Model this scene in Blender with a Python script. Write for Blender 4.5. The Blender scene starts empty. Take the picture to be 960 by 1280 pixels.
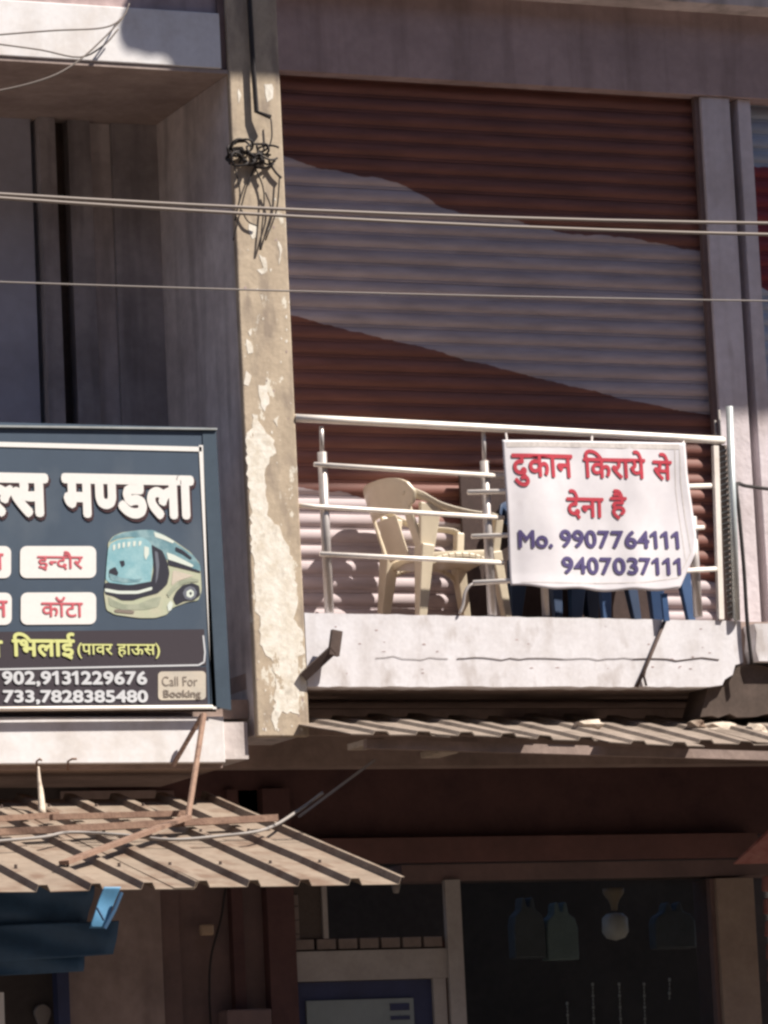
import bpy, bmesh, math, random
from mathutils import Vector, Matrix, noise
random.seed(7)
scene = bpy.context.scene
COL = scene.collection
PI = math.pi

# ------------------------------------------------------------------ camera
cd = bpy.data.cameras.new('camera')
cam = bpy.data.objects.new('camera', cd)
COL.objects.link(cam)
rot = Matrix(((0.921, -0.016, -0.390),(-0.387, -0.160, -0.908),(-0.047, 0.987, -0.154))).to_4x4()
cam.matrix_world = Matrix.Translation((-9.439, -22.000, 1.600)) @ rot
cd.sensor_fit = 'HORIZONTAL'
cd.sensor_width = 36.0
cd.lens = 206.250
cd.clip_start = 0.5
cd.clip_end = 3000.0
scene.camera = cam

# ------------------------------------------------------------------ light
SUN = Vector((1.3, -1.0, 2.05)).normalized()          # towards the sun: high, from the right, in front of the facade
elev = math.asin(SUN.z)
world = bpy.data.worlds.new('World')
scene.world = world
world.use_nodes = True
wn = world.node_tree.nodes
wl = world.node_tree.links
bg = wn['Background']
sky = wn.new('ShaderNodeTexSky')
sky.sky_type = 'NISHITA'
sky.sun_disc = False
sky.sun_elevation = elev
sky.sun_rotation = math.atan2(SUN.x, SUN.y)
sky.dust_density = 0.4
sky.air_density = 0.6
wl.new(sky.outputs[0], bg.inputs[0])
bg.inputs[1].default_value = 0.075
sd = bpy.data.lights.new('sun', 'SUN')
sd.energy = 5.0
sd.angle = math.radians(0.5)
sd.color = (1.0, 0.93, 0.83)
sun = bpy.data.objects.new('sun', sd)
COL.objects.link(sun)
sun.rotation_euler = (-SUN).to_track_quat('-Z', 'Y').to_euler()
scene.view_settings.view_transform = 'Standard'
scene.view_settings.look = 'None'
scene.view_settings.exposure = 0.90
scene.view_settings.gamma = 1.0
scene.cycles.pixel_filter_type = 'GAUSSIAN'
scene.cycles.filter_width = 3.0

# ------------------------------------------------------------------ materials
def mat(name, col, rough=0.8, col2=None, scale=6.0, amount=0.5, fine=0.12, metal=0.0, bump=0.0, bscale=40.0,
        streak=None, streak_amt=0.4, stretch=(1, 1, 1), spec=0.3, emit=None, back=None):
    m = bpy.data.materials.new(name)
    m.use_nodes = True
    nt = m.node_tree; N = nt.nodes; L = nt.links
    b = N['Principled BSDF']
    b.inputs['Roughness'].default_value = rough
    b.inputs['Metallic'].default_value = metal
    b.inputs['Specular IOR Level'].default_value = spec
    geo = N.new('ShaderNodeNewGeometry')
    mp = N.new('ShaderNodeMapping'); mp.inputs['Scale'].default_value = stretch
    L.new(geo.outputs['Position'], mp.inputs['Vector'])
    base = N.new('ShaderNodeRGB'); base.outputs[0].default_value = (*col, 1)
    cur = base.outputs[0]
    if col2 is not None:
        n1 = N.new('ShaderNodeTexNoise'); n1.inputs['Scale'].default_value = scale; n1.inputs['Detail'].default_value = 8
        n1.inputs['Roughness'].default_value = 0.65
        L.new(mp.outputs[0], n1.inputs['Vector'])
        r = N.new('ShaderNodeValToRGB'); r.color_ramp.elements[0].position = 0.62 - amount * 0.45
        r.color_ramp.elements[1].position = 0.85 - amount * 0.3
        L.new(n1.outputs[0], r.inputs[0])
        mx = N.new('ShaderNodeMix'); mx.data_type = 'RGBA'
        L.new(r.outputs[0], mx.inputs[0]); L.new(cur, mx.inputs[6]); mx.inputs[7].default_value = (*col2, 1)
        cur = mx.outputs[2]
    if streak is not None:
        n3 = N.new('ShaderNodeTexNoise'); n3.inputs['Scale'].default_value = 1.0; n3.inputs['Detail'].default_value = 6
        mp3 = N.new('ShaderNodeMapping'); mp3.inputs['Scale'].default_value = (9, 9, 0.9)
        L.new(geo.outputs['Position'], mp3.inputs['Vector']); L.new(mp3.outputs[0], n3.inputs['Vector'])
        r3 = N.new('ShaderNodeValToRGB'); r3.color_ramp.elements[0].position = 0.48; r3.color_ramp.elements[1].position = 0.75
        L.new(n3.outputs[0], r3.inputs[0])
        ml = N.new('ShaderNodeMath'); ml.operation = 'MULTIPLY'; ml.inputs[1].default_value = streak_amt
        L.new(r3.outputs[0], ml.inputs[0])
        mx3 = N.new('ShaderNodeMix'); mx3.data_type = 'RGBA'
        L.new(ml.outputs[0], mx3.inputs[0]); L.new(cur, mx3.inputs[6]); mx3.inputs[7].default_value = (*streak, 1)
        cur = mx3.outputs[2]
    if fine > 0:
        n2 = N.new('ShaderNodeTexNoise'); n2.inputs['Scale'].default_value = scale * 9; n2.inputs['Detail'].default_value = 5
        L.new(mp.outputs[0], n2.inputs['Vector'])
        mr = N.new('ShaderNodeMapRange'); mr.inputs['From Min'].default_value = 0.3; mr.inputs['From Max'].default_value = 0.7
        mr.inputs['To Min'].default_value = 1 - fine; mr.inputs['To Max'].default_value = 1 + fine
        L.new(n2.outputs[0], mr.inputs[0])
        hs = N.new('ShaderNodeVectorMath'); hs.operation = 'SCALE'
        L.new(cur, hs.inputs[0]); L.new(mr.outputs[0], hs.inputs['Scale'])
        cur = hs.outputs[0]
    L.new(cur, b.inputs['Base Color'])
    if bump > 0:
        n4 = N.new('ShaderNodeTexNoise'); n4.inputs['Scale'].default_value = bscale; n4.inputs['Detail'].default_value = 6
        L.new(mp.outputs[0], n4.inputs['Vector'])
        bp = N.new('ShaderNodeBump'); bp.inputs['Strength'].default_value = bump; bp.inputs['Distance'].default_value = 0.02
        L.new(n4.outputs[0], bp.inputs['Height']); L.new(bp.outputs[0], b.inputs['Normal'])
    return m

M = {}
M['ground'] = mat('dusty road', (0.12, 0.095, 0.08), 0.9, (0.085, 0.07, 0.06), 0.8, 0.5, bump=0.3, bscale=8)
M['white'] = mat('white limewash', (0.71, 0.69, 0.72), 0.85, (0.60, 0.57, 0.58), 5, 0.45, 0.05, streak=(0.36, 0.31, 0.28), streak_amt=0.28, bump=0.10, bscale=14)
M['whitecap'] = mat('fascia limewash', (0.76, 0.74, 0.75), 0.85, (0.62, 0.57, 0.54), 3.5, 0.4, 0.04, streak=(0.40, 0.35, 0.31), streak_amt=0.2, bump=0.08, bscale=14)
M['lilac'] = mat('lilac distemper', (0.66, 0.60, 0.63), 0.85, (0.54, 0.48, 0.49), 2.2, 0.55, 0.06, streak=(0.28, 0.22, 0.2), streak_amt=0.35, bump=0.25, bscale=20)
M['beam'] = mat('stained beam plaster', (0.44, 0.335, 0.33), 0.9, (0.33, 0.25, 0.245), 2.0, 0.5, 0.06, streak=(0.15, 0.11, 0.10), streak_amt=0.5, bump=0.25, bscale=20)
M['greyplaster'] = mat('grey plaster', (0.74, 0.67, 0.65), 0.9, (0.46, 0.40, 0.39), 1.6, 0.6, 0.08, streak=(0.10, 0.085, 0.08), streak_amt=0.5, bump=0.2, bscale=20)
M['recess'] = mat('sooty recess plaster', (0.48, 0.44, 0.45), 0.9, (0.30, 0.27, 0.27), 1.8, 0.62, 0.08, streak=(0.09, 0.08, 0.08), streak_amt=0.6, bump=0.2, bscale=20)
M['bluedoor'] = mat('blue grey paint', (0.52, 0.52, 0.60), 0.7, (0.38, 0.37, 0.42), 1.5, 0.5, 0.05)
M['dusky'] = mat('sooty black', (0.075, 0.055, 0.046), 0.9, (0.11, 0.08, 0.068), 5, 0.5, 0.1)  # mottled dark brown for gaps, broken concrete and hidden backs
M['soffit'] = mat('soffit plaster', (0.36, 0.27, 0.235), 0.95, (0.22, 0.165, 0.145), 2.5, 0.5, 0.08, bump=0.3, bscale=15)
M['soffitup'] = mat('upper soffit plaster', (0.42, 0.34, 0.31), 0.95, (0.27, 0.21, 0.19), 2.2, 0.5, 0.08, bump=0.3, bscale=15)
M['ochre'] = mat('ochre distemper', (0.50, 0.41, 0.31), 0.9, (0.40, 0.325, 0.245), 5, 0.5, 0.06, streak=(0.36, 0.27, 0.2), streak_amt=0.4, bump=0.14, bscale=26)
M['flake'] = mat('flaking white paint', (0.78, 0.74, 0.67), 0.85, (0.60, 0.53, 0.43), 14, 0.45, 0.05, bump=0.15, bscale=30)
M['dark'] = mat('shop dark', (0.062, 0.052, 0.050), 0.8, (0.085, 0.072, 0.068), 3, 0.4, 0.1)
M['maroon'] = mat('maroon fascia', (0.17, 0.085, 0.075), 0.7, (0.11, 0.06, 0.055), 2.5, 0.5, 0.06)
M['brownwall'] = mat('brown wall paint', (0.40, 0.31, 0.28), 0.85, (0.22, 0.17, 0.155), 2, 0.5, 0.06, streak=(0.13, 0.09, 0.085), streak_amt=0.35)
M['redbrown'] = mat('red brown wall paint', (0.20, 0.135, 0.125), 0.85, (0.14, 0.10, 0.095), 3, 0.5, 0.06)
M['darkred'] = mat('dark red post paint', (0.12, 0.06, 0.055), 0.7, (0.08, 0.04, 0.04), 4, 0.5, 0.06)
M['tile'] = mat('brown glazed tile', (0.26, 0.21, 0.185), 0.35, (0.20, 0.16, 0.14), 9, 0.5, 0.05)
M['grout'] = mat('tile grout', (0.10, 0.08, 0.07), 0.9)
M['cream'] = mat('cream frame paint', (0.42, 0.39, 0.37), 0.6, (0.34, 0.31, 0.29), 4, 0.5, 0.05)
M['tanpost'] = mat('tan post paint', (0.36, 0.28, 0.22), 0.8, (0.28, 0.21, 0.17), 4, 0.5, 0.05)
M['blueframe'] = mat('blue frame paint', (0.05, 0.06, 0.13), 0.6, (0.04, 0.045, 0.09), 4, 0.5, 0.05)
M['paleboard'] = mat('pale board', (0.26, 0.30, 0.31), 0.5, (0.21, 0.25, 0.26), 3, 0.4, 0.03)
M['steel'] = mat('railing steel', (0.86, 0.80, 0.74), 0.35, (0.74, 0.66, 0.58), 8, 0.4, 0.04, metal=0.0, spec=0.8)
M['steelpost'] = mat('post steel', (0.50, 0.46, 0.44), 0.4, (0.36, 0.32, 0.31), 8, 0.4, 0.05, metal=0.4)
M['galv'] = mat('galvanised tube', (0.50, 0.53, 0.53), 0.4, (0.38, 0.40, 0.40), 8, 0.4, 0.05, metal=0.4)
M['grille'] = mat('expanded metal', (0.22, 0.18, 0.16), 0.7, (0.14, 0.11, 0.10), 9, 0.5, 0.1, metal=0.2)
M['rust'] = mat('rusty steel', (0.26, 0.165, 0.12), 0.85, (0.17, 0.10, 0.075), 12, 0.5, 0.12, bump=0.2, bscale=60)
M['sheet'] = mat('weathered corrugated sheet', (0.255, 0.20, 0.155), 0.8, (0.20, 0.155, 0.12), 3.5, 0.5, 0.07, streak=(0.14, 0.09, 0.065), streak_amt=0.4)
M['sheetgrey'] = mat('old asbestos sheet', (0.26, 0.21, 0.175), 0.9, (0.17, 0.135, 0.11), 3.5, 0.5, 0.1, streak=(0.2, 0.15, 0.12), streak_amt=0.3)
M['black'] = mat('black cable', (0.03, 0.025, 0.025), 0.7, fine=0)
M['wire'] = mat('weathered conductor', (0.23, 0.195, 0.175), 0.6, fine=0)
M['wirethin'] = mat('thin conductor', (0.20, 0.175, 0.165), 0.6, fine=0)
M['conduit'] = mat('grey conduit', (0.26, 0.235, 0.22), 0.6, fine=0.05)
M['cloth'] = mat('banner cloth', (0.74, 0.71, 0.74), 0.8, (0.66, 0.63, 0.67), 3, 0.5, 0.02)
M['clothband'] = mat('banner hem', (0.62, 0.57, 0.55), 0.8)
M['redink'] = mat('red print', (0.50, 0.045, 0.07), 0.7, fine=0.03)
M['violetink'] = mat('violet print', (0.085, 0.065, 0.18), 0.7, fine=0.03)
M['chair'] = mat('cream moulded plastic', (0.56, 0.485, 0.37), 0.4, (0.48, 0.41, 0.31), 6, 0.5, 0.02, spec=0.5)
M['bluechair'] = mat('blue moulded plastic', (0.035, 0.085, 0.20), 0.45, (0.03, 0.07, 0.17), 6, 0.5, 0.02, spec=0.5)
M['navychair'] = mat('navy moulded plastic', (0.022, 0.042, 0.09), 0.5, (0.018, 0.035, 0.075), 6, 0.5, 0.02)
M['signblue'] = mat('sign slate blue', (0.068, 0.095, 0.135), 0.5, (0.06, 0.083, 0.118), 1.5, 0.5, 0.02)
M['signflange'] = mat('sign frame blue', (0.062, 0.088, 0.12), 0.5, (0.05, 0.072, 0.10), 4, 0.5, 0.04)
M['signdark'] = mat('sign dark band', (0.055, 0.045, 0.055), 0.5, fine=0.02)
M['signwhite'] = mat('sign white', (0.80, 0.78, 0.76), 0.5, fine=0.02)
M['signshadow'] = mat('sign letter outline', (0.06, 0.03, 0.035), 0.5, fine=0)
M['pillred'] = mat('pill red', (0.60, 0.13, 0.16), 0.5, fine=0)
M['lime'] = mat('yellow green print', (0.66, 0.68, 0.28), 0.5, fine=0)
M['signgrey'] = mat('sign pale grey', (0.62, 0.63, 0.66), 0.5, fine=0)
M['badge'] = mat('badge cream', (0.60, 0.53, 0.44), 0.5, (0.5, 0.46, 0.40), 8, 0.5, 0.03)
M['badgeink'] = mat('badge ink', (0.24, 0.2, 0.17), 0.5, fine=0)
M['buscyan'] = mat('bus windscreen', (0.22, 0.43, 0.49), 0.5, (0.36, 0.56, 0.60), 14, 0.5, 0.03)
M['busteal'] = mat('bus roof', (0.14, 0.27, 0.32), 0.5, (0.30, 0.44, 0.47), 16, 0.5, 0.03)
M['busbody'] = mat('bus body', (0.46, 0.50, 0.36), 0.5, (0.52, 0.50, 0.38), 9, 0.5, 0.03)
M['busdark'] = mat('bus dark trim', (0.035, 0.035, 0.05), 0.5, fine=0)
M['buspale'] = mat('bus pale trim', (0.66, 0.72, 0.66), 0.5, fine=0)
M['buspanel'] = mat('bus dark glint', (0.15, 0.16, 0.2), 0.5, fine=0)
M['buspanel2'] = mat('bus bumper shade', (0.30, 0.33, 0.25), 0.5, (0.42, 0.44, 0.34), 14, 0.5, 0.03)
M['tarp'] = mat('dark blue tarpaulin', (0.055, 0.12, 0.215), 0.5, (0.04, 0.085, 0.155), 3, 0.5, 0.05)
M['tarplight'] = mat('light blue tarpaulin', (0.10, 0.26, 0.43), 0.5, (0.08, 0.22, 0.37), 6, 0.5, 0.05)
M['bag'] = mat('grey green bag', (0.34, 0.41, 0.40), 0.4, (0.27, 0.32, 0.31), 9, 0.5, 0.05)
M['bagdark'] = mat('dim bag', (0.19, 0.19, 0.20), 0.4, (0.15, 0.15, 0.155), 9, 0.5, 0.05)
M['lampcream'] = mat('lamp enamel', (0.75, 0.68, 0.64), 0.4, fine=0.03)
M['lamptan'] = mat('lamp holder tan', (0.40, 0.29, 0.20), 0.5, fine=0.03)
M['chain'] = mat('chain metal', (0.7, 0.66, 0.62), 0.4, metal=0.0, fine=0.05)
M['wood'] = mat('bleached wood', (0.52, 0.44, 0.36), 0.8, (0.38, 0.31, 0.25), 12, 0.5, 0.1)
M['redcloth'] = mat('faded red cloth', (0.25, 0.09, 0.08), 0.8, (0.36, 0.18, 0.16), 9, 0.5, 0.1)
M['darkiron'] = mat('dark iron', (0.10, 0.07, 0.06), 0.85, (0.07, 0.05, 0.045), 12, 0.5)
M['wiredark'] = mat('dull service wire', (0.13, 0.11, 0.10), 0.8, fine=0)
M['stock'] = mat('dim stock', (0.085, 0.08, 0.075), 0.6, (0.06, 0.055, 0.05), 5, 0.5)
M['boardshade'] = mat('dark brown shade board', (0.065, 0.042, 0.038), 0.8, (0.05, 0.033, 0.03), 4, 0.5)  # shade of the shutter put into a dark board colour
M['opposite'] = mat('dull street plaster', (0.14, 0.12, 0.11), 0.9, (0.1, 0.085, 0.08), 0.5, 0.5)
M['crack'] = mat('crack dirt', (0.13, 0.10, 0.09), 0.95, fine=0.1)

def peel(m, white, zs, ts, scale):
    """scraps of old white paint left on the wall: more of them low down"""
    N = m.node_tree.nodes; L = m.node_tree.links; b = N['Principled BSDF']
    src = b.inputs['Base Color'].links[0].from_socket
    geo = N.new('ShaderNodeNewGeometry'); sep = N.new('ShaderNodeSeparateXYZ'); L.new(geo.outputs['Position'], sep.inputs[0])
    n = N.new('ShaderNodeTexNoise'); n.inputs['Scale'].default_value = scale; n.inputs['Detail'].default_value = 9; n.inputs['Roughness'].default_value = 0.7
    mp = N.new('ShaderNodeMapping'); mp.inputs['Scale'].default_value = (1.0, 1.0, 0.55); L.new(geo.outputs['Position'], mp.inputs[0]); L.new(mp.outputs[0], n.inputs['Vector'])
    t = N.new('ShaderNodeMapRange'); t.inputs['From Min'].default_value = zs[0]; t.inputs['From Max'].default_value = zs[1]
    t.inputs['To Min'].default_value = ts[0]; t.inputs['To Max'].default_value = ts[1]; L.new(sep.outputs['Z'], t.inputs[0])
    d = N.new('ShaderNodeMath'); d.operation = 'SUBTRACT'; L.new(n.outputs[0], d.inputs[0]); L.new(t.outputs[0], d.inputs[1])
    k = N.new('ShaderNodeMath'); k.operation = 'MULTIPLY'; k.inputs[1].default_value = 45; k.use_clamp = True; L.new(d.outputs[0], k.inputs[0])
    mx = N.new('ShaderNodeMix'); mx.data_type = 'RGBA'; L.new(k.outputs[0], mx.inputs[0]); L.new(src, mx.inputs[6]); mx.inputs[7].default_value = (*white, 1)
    L.new(mx.outputs[2], b.inputs['Base Color'])
def grime(m, col, zscale, thr, scale=7):
    """dark vertical dirt runs and blotches"""
    N = m.node_tree.nodes; L = m.node_tree.links; b = N['Principled BSDF']; src = b.inputs['Base Color'].links[0].from_socket
    geo = N.new('ShaderNodeNewGeometry'); n = N.new('ShaderNodeTexNoise'); n.inputs['Scale'].default_value = scale; n.inputs['Detail'].default_value = 8
    mp = N.new('ShaderNodeMapping'); mp.inputs['Scale'].default_value = (1.6, 1.6, zscale); mp.inputs['Location'].default_value = (3.1, 7.7, 1.3)
    L.new(geo.outputs['Position'], mp.inputs[0]); L.new(mp.outputs[0], n.inputs['Vector'])
    r = N.new('ShaderNodeMapRange'); r.inputs['From Min'].default_value = thr; r.inputs['From Max'].default_value = thr + 0.16; r.inputs['To Max'].default_value = 0.7; L.new(n.outputs[0], r.inputs[0])
    mx = N.new('ShaderNodeMix'); mx.data_type = 'RGBA'; L.new(r.outputs[0], mx.inputs[0]); L.new(src, mx.inputs[6]); mx.inputs[7].default_value = (*col, 1)
    L.new(mx.outputs[2], b.inputs['Base Color'])
peel(M['ochre'], (0.70, 0.65, 0.56), (4.1, 7.7), (0.545, 0.635), 8)
grime(M['ochre'], (0.25, 0.20, 0.165), 0.5, 0.50)
peel(M['flake'], (0.46, 0.38, 0.29), (4.1, 6.0), (0.57, 0.66), 11)
grime(M['flake'], (0.40, 0.35, 0.29), 1.0, 0.60, 12)
grime(M['white'], (0.40, 0.35, 0.33), 0.8, 0.55, 5)
grime(M['sheet'], (0.13, 0.075, 0.05), 1.0, 0.50, 3)
grime(M['sheetgrey'], (0.11, 0.085, 0.07), 1.0, 0.54, 4)
grime(M['lilac'], (0.3, 0.24, 0.23), 0.4, 0.60, 3)
grime(M['cloth'], (0.58, 0.54, 0.56), 1.0, 0.56, 3)
grime(M['signblue'], (0.10, 0.125, 0.16), 1.0, 0.55, 2)

def glass_mat():
    m = bpy.data.materials.new('shop glass'); m.use_nodes = True
    N = m.node_tree.nodes; L = m.node_tree.links
    b = N['Principled BSDF']
    b.inputs['Base Color'].default_value = (0.55, 0.6, 0.6, 1)
    b.inputs['Roughness'].default_value = 0.05
    tr = N.new('ShaderNodeBsdfTransparent'); tr.inputs[0].default_value = (0.75, 0.78, 0.78, 1)
    mx = N.new('ShaderNodeMixShader'); mx.inputs[0].default_value = 0.02
    gl = N.new('ShaderNodeBsdfGlossy'); gl.inputs['Roughness'].default_value = 0.05
    L.new(tr.outputs[0], mx.inputs[1]); L.new(gl.outputs[0], mx.inputs[2])
    L.new(mx.outputs[0], N['Material Output'].inputs[0])
    return m
M['glass'] = glass_mat()

def shutter_mat(name, x0, x1, curves, z_low, z_high, red, pale):
    """curves: list of boundaries [(x,z)...] from top to bottom: red above the 1st, pale to the 2nd, red to the 3rd, pale below"""
    m = bpy.data.materials.new(name); m.use_nodes = True
    N = m.node_tree.nodes; L = m.node_tree.links
    b = N['Principled BSDF']; b.inputs['Roughness'].default_value = 0.6; b.inputs['Specular IOR Level'].default_value = 0.25
    geo = N.new('ShaderNodeNewGeometry'); sep = N.new('ShaderNodeSeparateXYZ'); L.new(geo.outputs['Position'], sep.inputs[0])
    mr = N.new('ShaderNodeMapRange'); mr.inputs['From Min'].default_value = x0; mr.inputs['From Max'].default_value = x1
    L.new(sep.outputs['X'], mr.inputs[0])
    zr = N.new('ShaderNodeMapRange'); zr.inputs['From Min'].default_value = z_low; zr.inputs['From Max'].default_value = z_high
    L.new(sep.outputs['Z'], zr.inputs[0])
    wob = N.new('ShaderNodeTexNoise'); wob.inputs['Scale'].default_value = 9; wob.inputs['Detail'].default_value = 3
    L.new(geo.outputs['Position'], wob.inputs['Vector'])
    wm = N.new('ShaderNodeMath'); wm.operation = 'MULTIPLY_ADD'; wm.inputs[1].default_value = 0.012; L.new(wob.outputs[0], wm.inputs[0]); L.new(zr.outputs[0], wm.inputs[2])
    masks = []
    for c in curves:
        fc = N.new('ShaderNodeFloatCurve'); cu = fc.mapping.curves[0]
        pts = [((x - x0) / (x1 - x0), (z - z_low) / (z_high - z_low) + 0.006) for x, z in c]
        cu.points[0].location = pts[0]; cu.points[1].location = pts[-1]
        for p in pts[1:-1]: cu.points.new(*p)
        fc.mapping.update(); L.new(mr.outputs[0], fc.inputs['Value'])
        g = N.new('ShaderNodeMath'); g.operation = 'GREATER_THAN'; L.new(wm.outputs[0], g.inputs[0]); L.new(fc.outputs[0], g.inputs[1])
        masks.append(g.outputs[0])
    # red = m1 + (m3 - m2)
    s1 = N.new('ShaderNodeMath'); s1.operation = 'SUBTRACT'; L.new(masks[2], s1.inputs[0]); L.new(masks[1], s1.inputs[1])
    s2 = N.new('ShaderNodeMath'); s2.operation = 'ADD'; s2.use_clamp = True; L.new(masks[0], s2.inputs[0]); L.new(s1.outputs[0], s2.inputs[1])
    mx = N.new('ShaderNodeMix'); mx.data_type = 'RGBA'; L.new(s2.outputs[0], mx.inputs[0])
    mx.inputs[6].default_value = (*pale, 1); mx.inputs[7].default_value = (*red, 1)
    n2 = N.new('ShaderNodeTexNoise'); n2.inputs['Scale'].default_value = 5; n2.inputs['Detail'].default_value = 7
    mp = N.new('ShaderNodeMapping'); mp.inputs['Scale'].default_value = (0.7, 1, 4); L.new(geo.outputs['Position'], mp.inputs[0]); L.new(mp.outputs[0], n2.inputs['Vector'])
    r2 = N.new('ShaderNodeMapRange'); r2.inputs['From Min'].default_value = 0.3; r2.inputs['From Max'].default_value = 0.72; r2.inputs['To Min'].default_value = 1.12; r2.inputs['To Max'].default_value = 0.78
    L.new(n2.outputs[0], r2.inputs[0])
    sc = N.new('ShaderNodeVectorMath'); sc.operation = 'SCALE'; L.new(mx.outputs[2], sc.inputs[0]); L.new(r2.outputs[0], sc.inputs['Scale'])
    L.new(sc.outputs[0], b.inputs['Base Color'])
    return m

# ------------------------------------------------------------------ helpers
def mesh_obj(name, verts, faces, m, parent=None, smooth=False, loc=None):
    me = bpy.data.meshes.new(name); me.from_pydata([tuple(v) for v in verts], [], faces); me.update()
    bm = bmesh.new(); bm.from_mesh(me); bmesh.ops.recalc_face_normals(bm, faces=bm.faces); bm.to_mesh(me); bm.free()
    me.materials.append(m)
    if smooth:
        for p in me.polygons: p.use_smooth = True
    o = bpy.data.objects.new(name, me); COL.objects.link(o)
    if parent: o.parent = parent
    if loc: o.location = loc
    return o

class MB:
    def __init__(s): s.v = []; s.f = []
    def add(s, vs, fs):
        n = len(s.v); s.v += [tuple(v) for v in vs]; s.f += [tuple(i + n for i in f) for f in fs]; return s
    def box(s, x0, x1, y0, y1, z0, z1):
        return s.add([(x0, y0, z0), (x1, y0, z0), (x1, y1, z0), (x0, y1, z0), (x0, y0, z1), (x1, y0, z1), (x1, y1, z1), (x0, y1, z1)],
                     [(0, 1, 2, 3), (7, 6, 5, 4), (0, 4, 5, 1), (1, 5, 6, 2), (2, 6, 7, 3), (3, 7, 4, 0)])
    def bar(s, a, b, w, h=None, up=(0, 0, 1), w2=None, h2=None):
        a = Vector(a); b = Vector(b); h = w if h is None else h; w2 = w if w2 is None else w2; h2 = h if h2 is None else h2
        d = (b - a).normalized(); up = Vector(up)
        sx = d.cross(up)
        if sx.length < 1e-4: sx = d.cross(Vector((0, 1, 0)))
        sx.normalize(); sy = sx.cross(d).normalized()
        vs = []
        for p, ww, hh in ((a, w, h), (b, w2, h2)):
            for i, j in ((-1, -1), (1, -1), (1, 1), (-1, 1)): vs.append(p + sx * (ww / 2 * i) + sy * (hh / 2 * j))
        return s.add(vs, [(0, 1, 2, 3), (7, 6, 5, 4), (0, 4, 5, 1), (1, 5, 6, 2), (2, 6, 7, 3), (3, 7, 4, 0)])
    def tube(s, pts, r, n=8, r2=None):
        pts = [Vector(p) for p in pts]; vs = []; fs = []
        ref = None
        for i, p in enumerate(pts):
            d = (pts[min(i + 1, len(pts) - 1)] - pts[max(i - 1, 0)]).normalized()
            if ref is None:
                ref = d.cross(Vector((0, 0, 1)))
                if ref.length < 1e-3: ref = d.cross(Vector((0, 1, 0)))
            ref = (ref - d * ref.dot(d)).normalized(); q = d.cross(ref)
            rr = r if r2 is None else r + (r2 - r) * i / (len(pts) - 1)
            for k in range(n):
                t = 2 * PI * k / n; vs.append(p + ref * (math.cos(t) * rr) + q * (math.sin(t) * rr))
        for i in range(len(pts) - 1):
            for k in range(n): fs.append((i * n + k, i * n + (k + 1) % n, (i + 1) * n + (k + 1) % n, (i + 1) * n + k))
        fs.append(tuple(range(n))); fs.append(tuple((len(pts) - 1) * n + k for k in range(n)))
        return s.add(vs, fs)
    def prism(s, xz, y0, y1):
        n = len(xz)
        vs = [(x, y0, z) for x, z in xz] + [(x, y1, z) for x, z in xz]
        fs = [tuple(range(n)), tuple(range(2 * n - 1, n - 1, -1))] + [(i, (i + 1) % n, (i + 1) % n + n, i + n) for i in range(n)]
        return s.add(vs, fs)
    def obj(s, name, m, parent=None, smooth=False, bevel=0.0, loc=None):
        o = mesh_obj(name, s.v, s.f, m, parent, smooth, loc)
        if bevel:
            md = o.modifiers.new('bevel', 'BEVEL'); md.width = bevel; md.segments = 2; md.limit_method = 'ANGLE'
        return o

def thing(name, label, cat, loc=(0, 0, 0), group=None):
    o = bpy.data.objects.new(name, None); COL.objects.link(o); o.location = loc; o.empty_display_size = 0.1
    o['label'] = label; o['category'] = cat
    if group: o['group'] = group
    bpy.context.view_layer.update()
    return o
def tag(o, label, cat, group=None, kind=None):
    o['label'] = label; o['category'] = cat
    if group: o['group'] = group
    if kind: o['kind'] = kind
    return o
def smooth_path(pts, n=6):
    """Catmull-Rom through pts"""
    P = [Vector(p) for p in pts]; P = [P[0] * 2 - P[1]] + P + [P[-1] * 2 - P[-2]]; out = []
    for i in range(1, len(P) - 2):
        for k in range(n):
            t = k / n; a, b, c, d = P[i - 1], P[i], P[i + 1], P[i + 2]
            out.append(0.5 * ((2 * b) + (c - a) * t + (2 * a - 5 * b + 4 * c - d) * t * t + (3 * b - a - 3 * c + d) * t ** 3))
    out.append(P[-2]); return out
def ragged(xz, amp, step, seed=0):
    rnd = random.Random(seed); out = []
    n = len(xz)
    for i in range(n):
        a = xz[i]; b = xz[(i + 1) % n]; d = math.hypot(b[0] - a[0], b[1] - a[1]); k = max(1, int(d / step))
        for j in range(k):
            t = j / k
            out.append((a[0] + (b[0] - a[0]) * t + rnd.uniform(-amp, amp), a[1] + (b[1] - a[1]) * t + rnd.uniform(-amp, amp)))
    return out

# lettering -------------------------------------------------------
_gcache = {}
def glyph(t, off):
    key = (t, off)
    if t == '1':      # the block figure 1 with a flag
        return ([(0.20, 0, 0), (0.285, 0, 0), (0.285, 0.70, 0), (0.22, 0.70, 0), (0.04, 0.56, 0), (0.04, 0.48, 0), (0.20, 0.57, 0)], [(0, 1, 2, 3, 6), (3, 4, 5, 6)])
    if key not in _gcache:
        c = bpy.data.curves.new('t', 'FONT'); c.body = t; c.offset = off; c.resolution_u = 4
        o = bpy.data.objects.new('t', c); COL.objects.link(o)
        bpy.context.view_layer.update()
        dg = bpy.context.evaluated_depsgraph_get()
        m = bpy.data.meshes.new_from_object(o.evaluated_get(dg))
        _gcache[key] = ([tuple(v.co) for v in m.vertices], [tuple(p.vertices) for p in m.polygons])
        bpy.data.objects.remove(o); bpy.data.curves.remove(c); bpy.data.meshes.remove(m)
    return _gcache[key]
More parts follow.
